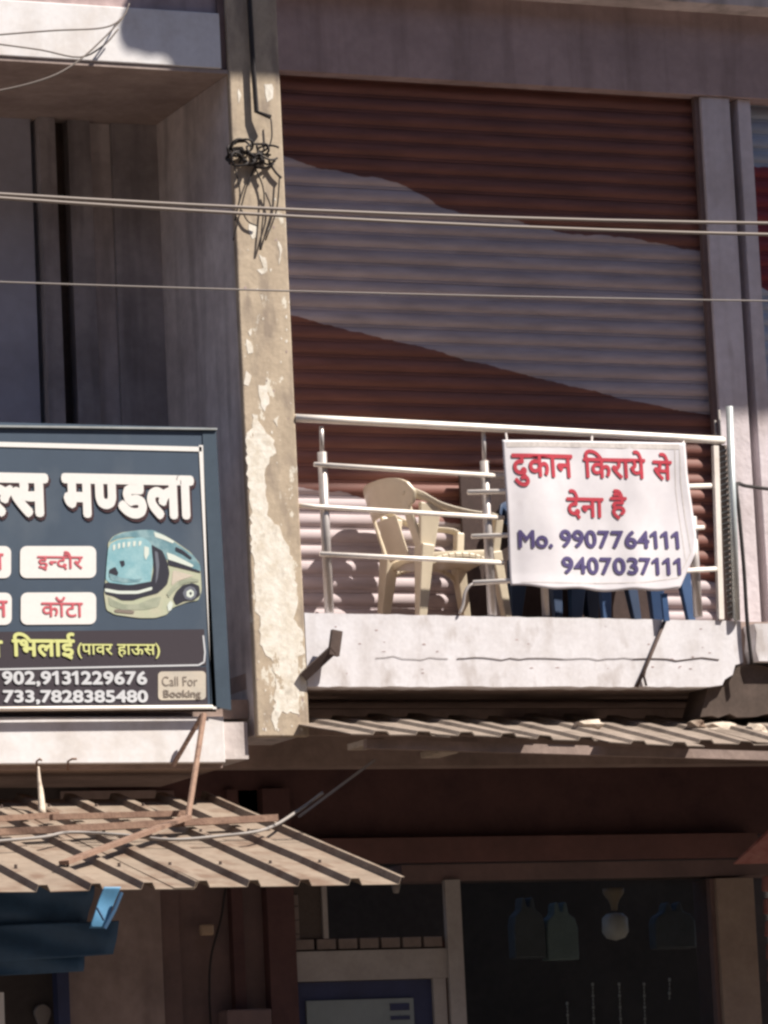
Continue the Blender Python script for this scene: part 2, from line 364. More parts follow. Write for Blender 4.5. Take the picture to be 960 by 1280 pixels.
def word(tokens, off=0.0):
    """tokens: strings, or ('half', letter, fraction kept) for a consonant that has lost its stem"""
    V = []; F = []; x = 0.0
    for tk in tokens:
        if isinstance(tk, tuple):
            v, f = glyph(tk[1], off); w = max(p[0] for p in v)
            bm = bmesh.new(); bv = [bm.verts.new(p) for p in v]
            for q in f:
                try: bm.faces.new([bv[i] for i in q])
                except ValueError: pass
            cut = w * tk[2]
            bmesh.ops.bisect_plane(bm, geom=bm.verts[:] + bm.edges[:] + bm.faces[:], plane_co=(cut, 0, 0), plane_no=(1, 0, 0), clear_outer=True)
            bm.verts.index_update()
            v = [tuple(q.co) for q in bm.verts]; f = [tuple(q.index for q in g.verts) for g in bm.faces]; bm.free()
            adv = cut
        elif tk == ' ':
            x += 0.3; continue
        else:
            v, f = glyph(tk, off); adv = max(p[0] for p in v) - off + (0.055 if tk in '023456789,' else 0.16 if tk == '1' else 0)
        n = len(V); V += [(p[0] + x, p[1]) for p in v]; F += [tuple(i + n for i in q) for q in f]
        x += adv
    return V, F
def letter(tokens, box, y, m, parent, off=0.02, warp=None, grow=0.0, name='lettering', shear=0.0):
    """box = (x0, x1, z0, z1) the ink box in the world; a flat print facing -Y; off and grow fatten the strokes with shifted layers"""
    if isinstance(tokens, str): tokens = [tokens] if '1' not in tokens else list(tokens)
    V, F = word(tokens, 0.0)
    x0 = min(p[0] for p in V); x1 = max(p[0] for p in V); y0 = min(p[1] for p in V); y1 = max(p[1] for p in V)
    th = (off + grow) * 1.05; vs = []; fs = []
    sx = (box[1] - box[0] - 2 * off * (box[1] - box[0]) / (x1 - x0)) / (x1 - x0); sz = (box[3] - box[2]) / (y1 - y0 + 2 * off)
    offs = [(0, 0)] + [(th * math.cos(k * PI / 4), th * math.sin(k * PI / 4)) for k in range(8)] if th > 0.001 else [(0, 0)]
    cx = (box[0] + box[1]) / 2; cz = (box[2] + box[3]) / 2
    for li, (ox, oz) in enumerate(offs):
        n = len(vs)
        for p in V:
            X = cx + (p[0] - (x0 + x1) / 2 + ox) * sx; Z = cz + (p[1] - (y0 + y1) / 2 + oz) * sz
            vs.append((X, (warp(X, Z) if warp else 0) + y - 0.0001 * li, Z))
        fs += [tuple(i + n for i in q) for q in F]
    return mesh_obj(name, vs, fs, m, parent)
def boxof(a, b): return (a[0], b[0], b[2], a[2])     # upper-left and lower-right points

# ------------------------------------------------------------------ setting
g = MB().add([(-1500, -1500, 0), (1500, -1500, 0), (1500, 1500, 0), (-1500, 1500, 0)], [(0, 1, 2, 3)]).obj('ground', M['ground'])
g['kind'] = 'structure'

# unseen row of shops added across the street, raised so that it keeps the low sky off this facade
opp = MB().box(-60, 70, -40, -29, 0, 21)
for i in range(14):
    for j in range(5): opp.box(-38 + i * 6, -34.5 + i * 6, -29.0 + 0.002, -28.7, 1.0 + j * 3.8, 3.6 + j * 3.8)
oo = opp.obj('added_shop_row', M['opposite']); oo['label'] = 'unseen shop row added across the street to hold off low sky'; oo['category'] = 'building'

# ------------------------------------------------------------------ the building
bld = thing('shop_building', 'two storey shop building with peeling pillar, white balcony edges and recessed bays', 'building')
ZF = 4.762      # balcony floor
def part(name, mb, m, parent=bld, **k): return mb.obj(name, M[m] if isinstance(m, str) else m, parent, **k)

# balcony slab of the right bay, its lower right corner broken away
slabpoly = [(-0.508, 4.357)] + [(1.80, 4.357)] + [(1.936, 4.358), (2.018, 4.368), (2.035, 4.399), (2.088, 4.427), (2.107, 4.482), (2.159, 4.496), (2.159, 4.734)][0:] + [(-0.508, 4.762)]
def fine_poly(p, keep, amp, step, seed):
    rnd = random.Random(seed); out = []
    for i in range(len(p)):
        a = p[i]; b = p[(i + 1) % len(p)]; d = math.hypot(b[0] - a[0], b[1] - a[1]); k = max(1, int(d / step))
        for j in range(k):
            t = j / k; am = amp if j else 0
            out.append((a[0] + (b[0] - a[0]) * t + rnd.uniform(-am, am) * 0.4, a[1] + (b[1] - a[1]) * t + rnd.uniform(-am, am)))
    return out
sl = part('balcony_edge', MB().prism(fine_poly(slabpoly, None, 0.003, 0.06, 3), 0.0, 0.14), 'white')
part('balcony_floor', MB().box(-0.508, 6.0, 0.142, 1.3, 4.45, 4.75), 'soffit')
# hairline crack running along the edge
ck = [(-0.1 + i * 0.054, -0.003, 4.515 + 0.012 * noise.noise((i * 0.31, 0, 0)) - 0.0012 * i * 0) for i in range(40)]
ck = [(x, y, z + 0.018 * math.sin(i * 0.7) * noise.noise((i * 0.9, 2, 0))) for i, (x, y, z) in enumerate(ck)]
for a_, b_, r_ in ((0, 9, 0.0012), (9, 22, 0.0019), (21, 30, 0.0014), (29, 40, 0.0024)):
    part('crack', MB().tube([(x, y, z + 0.006 * noise.noise((x * 30, 1, 0))) for x, y, z in ck[a_:b_]], r_, 4), 'crack', parent=sl)
for i in range(26):
    rnd = random.Random(100 + i); cx = rnd.uniform(-0.4, 2.0); cz = rnd.uniform(4.40, 4.73); r = rnd.uniform(0.004, 0.010)
    blob = [(cx + r * 1.6 * rnd.uniform(0.4, 1) * math.cos(t), cz + r * 0.7 * rnd.uniform(0.3, 1) * math.sin(t)) for t in [k * PI / 4 for k in range(8)]]
    part('chip', MB().prism(blob, -0.001, 0.0), 'beam', parent=sl)
# broken concrete under the corner and next balcony
part('broken_concrete', MB().prism(ragged([(1.96, 4.36), (2.03, 4.40), (2.10, 4.45), (2.2, 4.49), (3.4, 4.49), (3.4, 4.20), (1.9, 4.20)], 0.012, 0.06, 5), 0.06, 0.3), 'dusky')
nb = [(2.245, 4.720), (2.257, 4.670), (2.245, 4.569), (2.261, 4.505)]
part('balcony_edge', MB().prism([nb[0], nb[1], nb[2], nb[3], (2.9, 4.50), (7.0, 4.50), (7.0, 4.74)], 0.0, 0.14), 'white')
part('gap_backing', MB().box(2.10, 2.35, 0.15, 0.2, 4.3, 4.74), 'dusky')

# pillar with its partition wall
pil = part('pillar', MB().box(-0.811, -0.509, 0.0, 0.05, 4.085, 12.0), 'ochre', bevel=0.008)
part('partition_wall', MB().box(-0.808, -0.515, 0.051, 1.35, 4.10, 12.0), 'greyplaster')
# flaked white paint left on the pillar (outlines measured on its face)
flakes = [
 [(-0.807, 5.738), (-0.809, 5.495), (-0.793, 5.328), (-0.801, 5.160), (-0.791, 4.959), (-0.800, 4.770), (-0.774, 4.735), (-0.781, 4.587), (-0.706, 4.495), (-0.694, 4.347), (-0.721, 4.182), (-0.705, 4.121), (-0.668, 4.216), (-0.570, 4.208), (-0.552, 4.404), (-0.556, 4.513), (-0.517, 4.540), (-0.521, 4.645), (-0.578, 4.737), (-0.543, 4.790), (-0.547, 4.886), (-0.571, 5.089), (-0.605, 5.163), (-0.621, 5.216), (-0.688, 5.281), (-0.710, 5.404), (-0.693, 5.573), (-0.633, 5.645), (-0.639, 5.720), (-0.684, 5.759), (-0.725, 5.794), (-0.732, 5.851), (-0.760, 5.850), (-0.773, 5.775)],
 [(-0.715, 6.012), (-0.668, 6.022), (-0.659, 5.911), (-0.693, 5.874), (-0.714, 5.932)], [(-0.783, 6.268), (-0.746, 6.260), (-0.744, 6.198), (-0.773, 6.188)], [(-0.762, 6.313), (-0.743, 6.332), (-0.749, 6.283)],
 [(-0.603, 7.719), (-0.555, 7.721), (-0.559, 7.639), (-0.589, 7.619), (-0.605, 7.673)], [(-0.735, 6.915), (-0.693, 6.903), (-0.691, 6.845), (-0.720, 6.830), (-0.737, 6.870)], [(-0.686, 6.746), (-0.639, 6.730), (-0.633, 6.658), (-0.672, 6.634), (-0.694, 6.661), (-0.661, 6.675)],
 [(-0.786, 6.099), (-0.759, 6.073), (-0.771, 6.010), (-0.799, 6.018)], [(-0.682, 6.522), (-0.664, 6.505), (-0.680, 6.468)], [(-0.639, 5.827), (-0.601, 5.846), (-0.622, 5.792)], [(-0.761, 7.683), (-0.744, 7.647), (-0.765, 7.601)], [(-0.564, 6.832), (-0.542, 6.779), (-0.561, 6.697)]]
for i, fl in enumerate(flakes):
    part('paint_flake', MB().prism(ragged(fl, 0.006 if i else 0.010, 0.022, i), -0.0014, 0.0), 'flake', parent=pil)
for i in range(60):
    rnd = random.Random(500 + i); cz = 4.12 + 3.0 * rnd.random() ** 1.6; cx = rnd.uniform(-0.80, -0.53); r = rnd.uniform(0.003, 0.009)
    blob = [(cx + r * rnd.uniform(0.4, 1.1) * math.cos(t), cz + r * 1.5 * rnd.uniform(0.4, 1.1) * math.sin(t)) for t in [k * PI / 3.5 for k in range(7)]]
    part('paint_flake' if i % 3 else 'stain', MB().prism(blob, -0.0010, 0.0), 'flake' if i % 3 else 'beam', parent=pil)

# beam over the shutters, ledge over it
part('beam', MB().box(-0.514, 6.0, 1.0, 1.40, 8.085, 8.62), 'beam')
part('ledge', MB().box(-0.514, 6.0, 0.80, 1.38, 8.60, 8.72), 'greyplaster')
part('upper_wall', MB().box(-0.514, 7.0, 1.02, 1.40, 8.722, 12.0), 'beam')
# columns between the shutters
part('column', MB().box(2.640, 2.836, 1.02, 1.5, 4.75, 8.083), 'lilac', bevel=0.006)
part('groove', MB().box(2.8365, 2.899, 1.16, 1.5, 4.75, 8.083), 'redbrown')
part('column', MB().box(2.8995, 2.985, 1.035, 1.5, 4.75, 8.083), 'lilac', bevel=0.004)
part('back_wall', MB().box(-0.5, 6, 1.36, 1.6, 4.3, 8.083), 'dusky')

part('guide_rail', MB().box(2.610, 2.6395, 1.045, 1.085, 4.76, 8.083), 'redbrown')
# left bay: upper slab, recess, lower slab
part('upper_slab', MB().box(-4.5, -0.853, 0.0, 1.5, 7.79, 8.105), 'whitecap', bevel=0.006)
part('upper_soffit', MB().box(-4.5, -0.812, 0.01, 1.5, 7.765, 7.787), 'soffitup')
part('upper_wall', MB().box(-4.5, -0.812, 0.06, 1.5, 8.107, 12.0), 'beam')
part('slab_joint', MB().box(-0.852, -0.812, 0.03, 0.3, 7.79, 12.0), 'redbrown')
part('recess_wall', MB().box(-4.5, -1.57, 1.20, 1.45, 4.1, 7.764), 'bluedoor')
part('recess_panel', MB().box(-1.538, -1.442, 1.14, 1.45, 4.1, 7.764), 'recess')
part('recess_gap', MB().box(-1.442+0.001, -1.356, 1.26, 1.45, 4.1, 7.764), 'dusky')
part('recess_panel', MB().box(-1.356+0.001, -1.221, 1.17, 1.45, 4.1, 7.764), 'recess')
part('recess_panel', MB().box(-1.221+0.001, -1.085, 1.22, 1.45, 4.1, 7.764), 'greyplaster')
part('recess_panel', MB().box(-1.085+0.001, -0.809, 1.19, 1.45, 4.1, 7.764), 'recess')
part('lower_slab', MB().box(-4.5, -1.003, 0.0, 1.3, 3.945, 4.195), 'whitecap', bevel=0.006)
part('slab_return', MB().box(-1.002, -0.85, 0.05, 1.3, 3.97, 4.17), 'greyplaster')
part('lower_soffit', MB().box(-4.5, -1.01, 0.03, 1.3, 3.92, 3.943), 'soffit')
part('balcony_floor', MB().box(-4.5, -0.812, 0.12, 1.3, 4.197, 4.30), 'soffit')

# ---- ground floor
YG = 1.0
part('soffit_beam', MB().box(-0.81, 6, 0.55, 0.72, 3.98, 4.30), 'soffit')
part('soffit', MB().box(-0.81, 6, 0.145, 1.3, 4.36, 4.448), 'soffit')
part('upper_fascia', MB().box(-4.5, 6, 1.02, 1.2, 3.614, 4.36), 'darkred')
part('fascia_board', MB().box(-0.582, 2.659, 0.9, 1.019, 3.470, 3.608), 'maroon')
part('shutter_box', MB().box(0.414, 6, 0.98, 1.2, 3.366, 3.462-0.003), 'redbrown')
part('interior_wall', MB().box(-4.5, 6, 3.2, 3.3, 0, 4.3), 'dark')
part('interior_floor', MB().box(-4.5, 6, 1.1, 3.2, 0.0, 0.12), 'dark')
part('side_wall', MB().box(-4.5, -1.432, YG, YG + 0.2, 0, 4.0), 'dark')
part('wall', MB().box(-1.607, -1.049, YG-0.02, YG + 0.18, 0, 3.898), 'brownwall')
part('wall_strip', MB().box(-1.049+0.001, -0.935, YG, YG + 0.2, 0, 3.898), 'redbrown')
part('wall', MB().box(-0.935+0.001, -0.632, YG+0.03, YG + 0.2, 0, 3.898), 'redbrown')
part('wall_strip', MB().box(-0.632+0.001, -0.565, YG-0.03, YG + 0.2, 0, 3.898), 'darkred')
part('wall', MB().box(-0.565+0.001, -0.431, YG+0.02, YG + 0.2, 0, 3.898), 'redbrown')
part('door_post', MB().box(-0.431+0.001, -0.267, YG-0.06, YG + 0.2, 0, 3.898), 'darkred')
# tiles beside the fanlight
tz = [1118, 1133, 1151, 1169, 1184]
for a, b in ((364, 372), (373, 400)):
    for i in range(len(tz) - 1):
        part('tile', MB().box(-0.39 + (a - 364) * 0.0048, -0.39 + (b - 364) * 0.0048 - 0.006, YG - 0.012, YG + 0.02, 3.303 - (tz[i+1]-1118)*0.00437 + 0.006, 3.303 - (tz[i]-1118)*0.00437), 'tile', bevel=0.002)
part('tile_wall', MB().box(-0.257, -0.082, YG, YG + 0.2, 2.998, 3.564), 'grout')
part('fanlight_strip', MB().box(-0.080, -0.051, YG-0.02, YG + 0.1, 3.054, 3.391), 'cream')
for i in range(7):
    x0 = -0.254 + i * 0.131
    part('tile', MB().box(x0, x0 + 0.112, YG - 0.02, YG + 0.05, 2.993, 3.051), 'tile', bevel=0.003)
part('lintel_backing', MB().box(-0.263, 0.677, YG, YG + 0.15, 2.980, 3.056), 'grout')
part('lintel', MB().box(-0.264, 0.671, YG-0.03, YG + 0.15, 2.815, 2.985-0.003), 'cream')
part('lintel_frame', MB().box(0.571, 0.650, YG-0.028, YG + 0.15, 0, 2.815-0.001), 'cream')
part('frame_gap', MB().box(0.620+0.005, 0.679, YG-0.01, YG + 0.1, 0, 3.024), 'darkred')
part('frame_post', MB().box(0.664, 0.759, YG-0.05, YG - 0.011, 0, 3.369), 'cream')
part('right_post', MB().box(2.395, 2.642, YG-0.05, YG + 0.2, 0, 3.351), 'tanpost', bevel=0.005)
part('post_edge', MB().box(2.369, 2.395-0.001, YG-0.02, YG + 0.2, 0, 3.351), 'redbrown')
part('window_pane', MB().box(0.746, 2.363, YG+0.02, YG + 0.026, 0.3, 3.367), 'glass')

dr = thing('shop_door', 'blue framed shop door with pale printed board under the white lintel', 'door', (0.136, 1.000, 2.658))
def wpart(name, mb, m, parent, **k):
    o = mb.obj(name, M[m] if isinstance(m, str) else m, parent, **k)
    o.matrix_parent_inverse = parent.matrix_world.inverted(); return o
wpart('door_frame', MB().box(-0.271, 0.573-0.002, YG+0.0, YG + 0.08, 0.1, 2.815-0.003), 'blueframe', dr)
bd = wpart('board', MB().box(-0.205, 0.447, YG-0.02, YG -0.001, 1.9, 2.707), 'paleboard', dr)
for k, (y0, y1) in enumerate(((1254, 1263), (1270, 1275))):
    wpart('print_mark', MB().box(0.302, 0.420, YG-0.024, YG -0.0205, 2.652 + (1260-y1)*0.0044, 2.652 + (1260-y0)*0.0044), 'blueframe', dr)

# high projecting awning above the frame, the one whose edge shades the top of the pillar and the shutters
H0 = 10.78; MS = 0.12; K = 2.05; A = 1.3
def over(Xs, zs):
    q = (H0 + MS * Xs - zs) / K / (1 - A * MS / K)
    return (Xs + A * q, -q, H0 + MS * (Xs + A * q))
edge = [over(x, z) for x, z in [(-1.311, 8.221), (-1.352, 8.128), (-1.391, 8.080), (-1.421, 8.024), (-1.432, 7.979), (-1.448, 7.942), (-1.444, 7.906), (-1.427, 7.871), (-1.400, 7.850), (-1.354, 7.848), (-1.317, 7.837), (-1.280, 7.830), (-1.243, 7.836), (-1.206, 7.834), (-1.174, 7.818), (-1.156, 7.796), (-1.148, 7.770), (-1.135, 7.739)]]
edge += [over(-0.84, 7.748), over(-0.5, 7.752), over(0.5, 7.80), over(2.0, 7.96), over(5.0, 8.33)]
top = [(6.5, 0.8, H0 + MS * 6.5), (edge[0][0] + 0.0, 0.8, H0 + MS * edge[0][0])]
poly = edge + top
n = len(poly)
ovv = [p for p in poly] + [(p[0], p[1], p[2] + 0.05) for p in poly]
ov = mesh_obj('roof_awning', ovv, [tuple(range(n)), tuple(range(2 * n - 1, n - 1, -1))] + [(i, (i + 1) % n, (i + 1) % n + n, i + n) for i in range(n)], M['sheetgrey'])
tag(ov, 'ragged grey roof awning projecting high above the balcony', 'awning')

# ------------------------------------------------------------------ rolling shutters
def slat_mesh(x0, x1, m, name='slat', h=0.0920):
    prof = [(0.013, 0.0), (0.011, 0.003), (0.010, 0.008), (0.011, 0.013), (0.014, 0.0155), (0.014, 0.0165), (0.006, 0.022), (-0.002, 0.032), (-0.006, 0.046),
            (-0.005, 0.060), (0.000, 0.074), (0.006, 0.085), (0.013, h)]
    v = []; f = []
    for x in (x0, x1):
        for (y, z) in prof: v.append((x, y, z))
    k = len(prof)
    for i in range(k - 1): f.append((i, i + 1, k + i + 1, k + i))
    me = bpy.data.meshes.new(name); me.from_pydata(v, [], f); me.update(); me.materials.append(m)
    for p in me.polygons: p.use_smooth = True
    return me
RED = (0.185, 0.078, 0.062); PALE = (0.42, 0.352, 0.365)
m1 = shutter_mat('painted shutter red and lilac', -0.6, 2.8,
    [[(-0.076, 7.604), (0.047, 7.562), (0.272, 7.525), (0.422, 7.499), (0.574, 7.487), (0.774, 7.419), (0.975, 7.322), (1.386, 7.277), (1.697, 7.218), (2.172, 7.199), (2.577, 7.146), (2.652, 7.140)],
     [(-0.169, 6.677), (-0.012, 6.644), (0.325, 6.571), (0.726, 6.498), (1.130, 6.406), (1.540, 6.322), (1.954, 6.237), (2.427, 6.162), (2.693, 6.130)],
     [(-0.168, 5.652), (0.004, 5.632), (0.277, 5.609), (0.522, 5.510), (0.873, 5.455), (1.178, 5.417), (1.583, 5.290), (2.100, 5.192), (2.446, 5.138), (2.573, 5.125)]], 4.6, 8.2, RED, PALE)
sh = thing('rolling_shutter', 'wide rolling shutter painted with red and lilac waves behind the balcony railing', 'shutter', (1.07, 1.1, 4.76), 'rolling shutters of the upper storey')
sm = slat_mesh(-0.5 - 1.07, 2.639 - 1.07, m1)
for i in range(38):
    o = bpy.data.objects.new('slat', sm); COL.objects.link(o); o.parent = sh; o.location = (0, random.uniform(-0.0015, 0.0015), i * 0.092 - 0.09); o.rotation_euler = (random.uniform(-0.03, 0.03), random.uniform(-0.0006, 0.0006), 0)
m2 = shutter_mat('painted shutter crimson and blue grey', 2.9, 4.2,
    [[(2.9, 8.19), (3.5, 8.19), (4.2, 8.19)],
     [(2.932, 7.700), (3.041, 7.695), (3.151, 7.695), (3.373, 7.696)],
     [(2.912, 6.997), (3.007, 6.952), (3.098, 6.910), (3.313, 6.848)]], 4.6, 8.2, (0.20, 0.03, 0.04), (0.36, 0.40, 0.48))
s2 = thing('rolling_shutter', 'neighbouring rolling shutter with crimson upper part, cut by the right picture edge', 'shutter', (3.6, 1.15, 4.76), 'rolling shutters of the upper storey')
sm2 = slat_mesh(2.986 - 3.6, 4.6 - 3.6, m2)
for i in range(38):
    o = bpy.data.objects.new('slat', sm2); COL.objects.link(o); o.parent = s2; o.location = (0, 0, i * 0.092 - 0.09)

# ------------------------------------------------------------------ railing
ra = thing('balcony_railing', 'steel balcony railing with broken middle bars carrying the white banner', 'railing', (0.8, 0, 4.76))
def rp(name, mb, m='steel', smooth=True): return wpart(name, mb, m, ra, smooth=smooth)
rp('top_rail', MB().tube(smooth_path([(-0.506, 0.01, 5.841), (0.803, 0.000, 5.808), (2.122, 0.000, 5.775)], 4), 0.0225, 12))
rp('bar', MB().tube([(-0.410, 0.000, 5.583), (0.728, 0.000, 5.539)], 0.0135, 10))
rp('bar', MB().tube([(-0.506, 0.03, 5.36), (-0.417, 0.000, 5.348), (0.715, 0.000, 5.304)], 0.0135, 10))
rp('bar', MB().tube([(-0.401, 0.000, 5.087), (0.701, 0.000, 5.051)], 0.0135, 10))
rp('bar', MB().tube([(0.499, -0.010, 5.443), (2.017, -0.010, 5.508)], 0.0145, 10))
rp('bar', MB().tube([(0.509, -0.010, 5.195), (1.955, -0.010, 5.267)], 0.0135, 10))
rp('bar', MB().tube([(0.505, -0.010, 4.935), (2.016, -0.010, 5.029)], 0.0145, 10))
def post(xb, ztop, zb=4.76, r=0.026, pin=True, dx=0.0):
    o = rp('post', MB().tube([(xb, 0.03, zb), (xb - dx, 0.03, ztop)], r, 12), 'steelpost')
    if pin:
        c = wpart('pin', MB().tube([(xb - dx, 0.03, ztop), (xb - dx, 0.02, 5.80)], 0.013, 8), 'steelpost', ra, smooth=True)
    return o
post(-0.349, 5.657); post(0.627, 5.628); post(0.956, 5.5, r=0.022, pin=False)
post(1.906, 5.084 + 0.25, r=0.026, pin=False)
rp('end_post', MB().bar((2.032, 0.000, 4.742), (2.063, 0.000, 5.741), 0.032, 0.032), 'steel', smooth=False)
rp('thin_rod', MB().tube([(2.096, 0.040, 5.550), (2.094, 0.040, 5.898)], 0.006, 6), 'conduit')
rp('thin_rod', MB().tube([(2.117, 0.040, 5.550), (2.123, 0.040, 5.959)], 0.007, 6), 'conduit')
gp = rp('grille_panel', MB().box(2.088, 2.149, 0.02, 0.028, 4.75, 5.751), 'grille', smooth=False)
for i in range(30):
    z = 4.78 + i * 0.032
    wpart('grille_strand', MB().bar((2.088, 0.014, z), (2.149, 0.014, z + 0.02), 0.006, 0.006), 'galv', ra)
rp('side_tube', MB().tube([(2.124, -0.020, 4.735), (2.160, -0.020, 5.968)], 0.021, 12), 'galv')
# broken wire dangling from the cut bar
w = MB().tube(smooth_path([(0.505, -0.010, 4.931), (0.474, -0.010, 4.913), (0.448, -0.010, 4.872), (0.435, -0.010, 4.810), (0.413, -0.010, 4.765)]), 0.009, 6).obj('bent_wire', M['steelpost'], None, True)
tag(w, 'short bent wire hanging off the cut end of the lowest railing bar', 'wire')

# ------------------------------------------------------------------ banner
ban = thing('rent_banner', 'white cloth banner with red Hindi lettering and two phone numbers tied to the railing', 'banner', (1.246, -0.050, 5.336))
LEFT = [(0.710, 5.737), (0.712, 5.597), (0.716, 5.417), (0.716, 5.236), (0.715, 5.057), (0.717, 4.918)]
RIGHT = [(1.847, 5.745), (1.851, 5.575), (1.870, 5.392), (1.883, 5.208), (1.866, 5.103), (1.757, 4.905)]
def interp(P, t):
    t = max(0, min(0.9999, t)) * (len(P) - 1); i = int(t); u = t - i
    return (P[i][0] + (P[i + 1][0] - P[i][0]) * u, P[i][1] + (P[i + 1][1] - P[i][1]) * u)
def cloth_y(x, z):
    u = (x - 0.75) / 1.1; w = (5.75 - z) / 0.85
    y = 0.006 * math.sin(u * 9 + w * 2.0) * w + 0.0025 * math.sin(u * 23 + w * 3) * (0.3 + w) + 0.003 * math.sin(w * 9 + u * 4)
    y += 0.016 * noise.noise((x * 3.6, 0, z * 1.2)) + 0.004 * noise.noise((x * 9, 5, z * 3))
    y -= 0.035 * max(0, w - 0.9) * 6 * 0.25
    return -0.052 + y
NU, NV = 70, 54
V = []; F = []
for j in range(NV + 1):
    t = j / NV; a = interp(LEFT, t); b = interp(RIGHT, t)
    for i in range(NU + 1):
        u = i / NU
        x = a[0] + (b[0] - a[0]) * u; z = a[1] + (b[1] - a[1]) * u
        if t > 0.85: z += -0.02 * math.sin(u * PI) * (t - 0.85) / 0.15 + 0.006 * math.sin(u * 20) * (t - 0.85) / 0.15
        V.append((x, cloth_y(x, z), z))
for j in range(NV):
    for i in range(NU): F.append((j * (NU + 1) + i, j * (NU + 1) + i + 1, (j + 1) * (NU + 1) + i + 1, (j + 1) * (NU + 1) + i))
def sub(o, parent): o.matrix_parent_inverse = parent.matrix_world.inverted(); return o
cl = sub(mesh_obj('cloth', V, F, M['cloth'], ban, True), ban)
md = cl.modifiers.new('thick', 'SOLIDIFY'); md.thickness = 0.003; md.offset = 1
def strip(pts, wdt, m, name):
    vs = []; fs = []
    for i, (x, z) in enumerate(pts):
        a = pts[max(i - 1, 0)]; b = pts[min(i + 1, len(pts) - 1)]; dx, dz = b[0] - a[0], b[1] - a[1]; l = math.hypot(dx, dz)
        nx, nz = -dz / l * wdt / 2, dx / l * wdt / 2
        for s in (-1, 1): vs.append((x + nx * s, cloth_y(x + nx * s, z + nz * s) - 0.004, z + nz * s))
    for i in range(len(pts) - 1): fs.append((2 * i, 2 * i + 1, 2 * i + 3, 2 * i + 2))
    return sub(mesh_obj(name, vs, fs, M[m], ban), ban)
def dense(P, n=24): return [interp(P, i / n) for i in range(n + 1)]
strip(dense([(0.733, 5.711), (1.068, 5.718), (1.517, 5.719), (1.810, 5.721)]), 0.030, 'clothband', 'folded_hem')
strip(dense([(1.809, 5.712), (1.807, 5.528), (1.823, 5.299), (1.841, 5.116), (1.751, 4.969)]), 0.006, 'clothband', 'seam')
strip(dense([(1.779, 5.712), (1.774, 5.482), (1.790, 5.253), (1.803, 5.070)]), 0.005, 'clothband', 'seam')
strip(dense([(1.751, 4.969), (1.518, 4.939), (1.120, 4.931), (0.777, 4.936)]), 0.005, 'clothband', 'seam')
for a, b in (((0.741, -0.040, 5.727), (0.753, 0.000, 5.798)), ((1.838, -0.040, 5.734), (1.866, -0.000, 5.774)), ((1.265, -0.040, 5.739), (1.288, 0.000, 5.797))):
    sub(MB().tube([a, b, (b[0] + 0.01, b[1] + 0.03, b[2] + 0.01)], 0.006, 5).obj('tie_string', M['clothband'], ban), ban)
ink = lambda tk, a, b, m, off: sub(letter(tk, boxof(a, b), -0.0065, M[m], ban, off, warp=cloth_y), ban)
ink(['द\u0941', 'का', 'न'], (0.758, -0.057, 5.661), (1.132, -0.057, 5.474), 'redink', 0.022)
ink(['\u093f' + 'क', 'रा', 'य\u0947'], (1.195, -0.057, 5.693), (1.584, -0.057, 5.528), 'redink', 0.022)
ink(['स\u0947'], (1.630, -0.057, 5.685), (1.756, -0.057, 5.527), 'redink', 0.022)
ink(['द\u0947', 'ना'], (1.077, -0.057, 5.464), (1.310, -0.057, 5.295), 'redink', 0.022)
ink(['ह\u0948'], (1.350, -0.057, 5.469), (1.455, -0.057, 5.297), 'redink', 0.022)
ink('Mo.', (0.773, -0.057, 5.228), (0.978, -0.057, 5.127), 'violetink', 0.03)
ink('9907764111', (1.024, -0.057, 5.236), (1.771, -0.057, 5.133), 'violetink', 0.03)
ink('9407037111', (1.025, -0.057, 5.083), (1.771, -0.057, 4.983), 'violetink', 0.03)

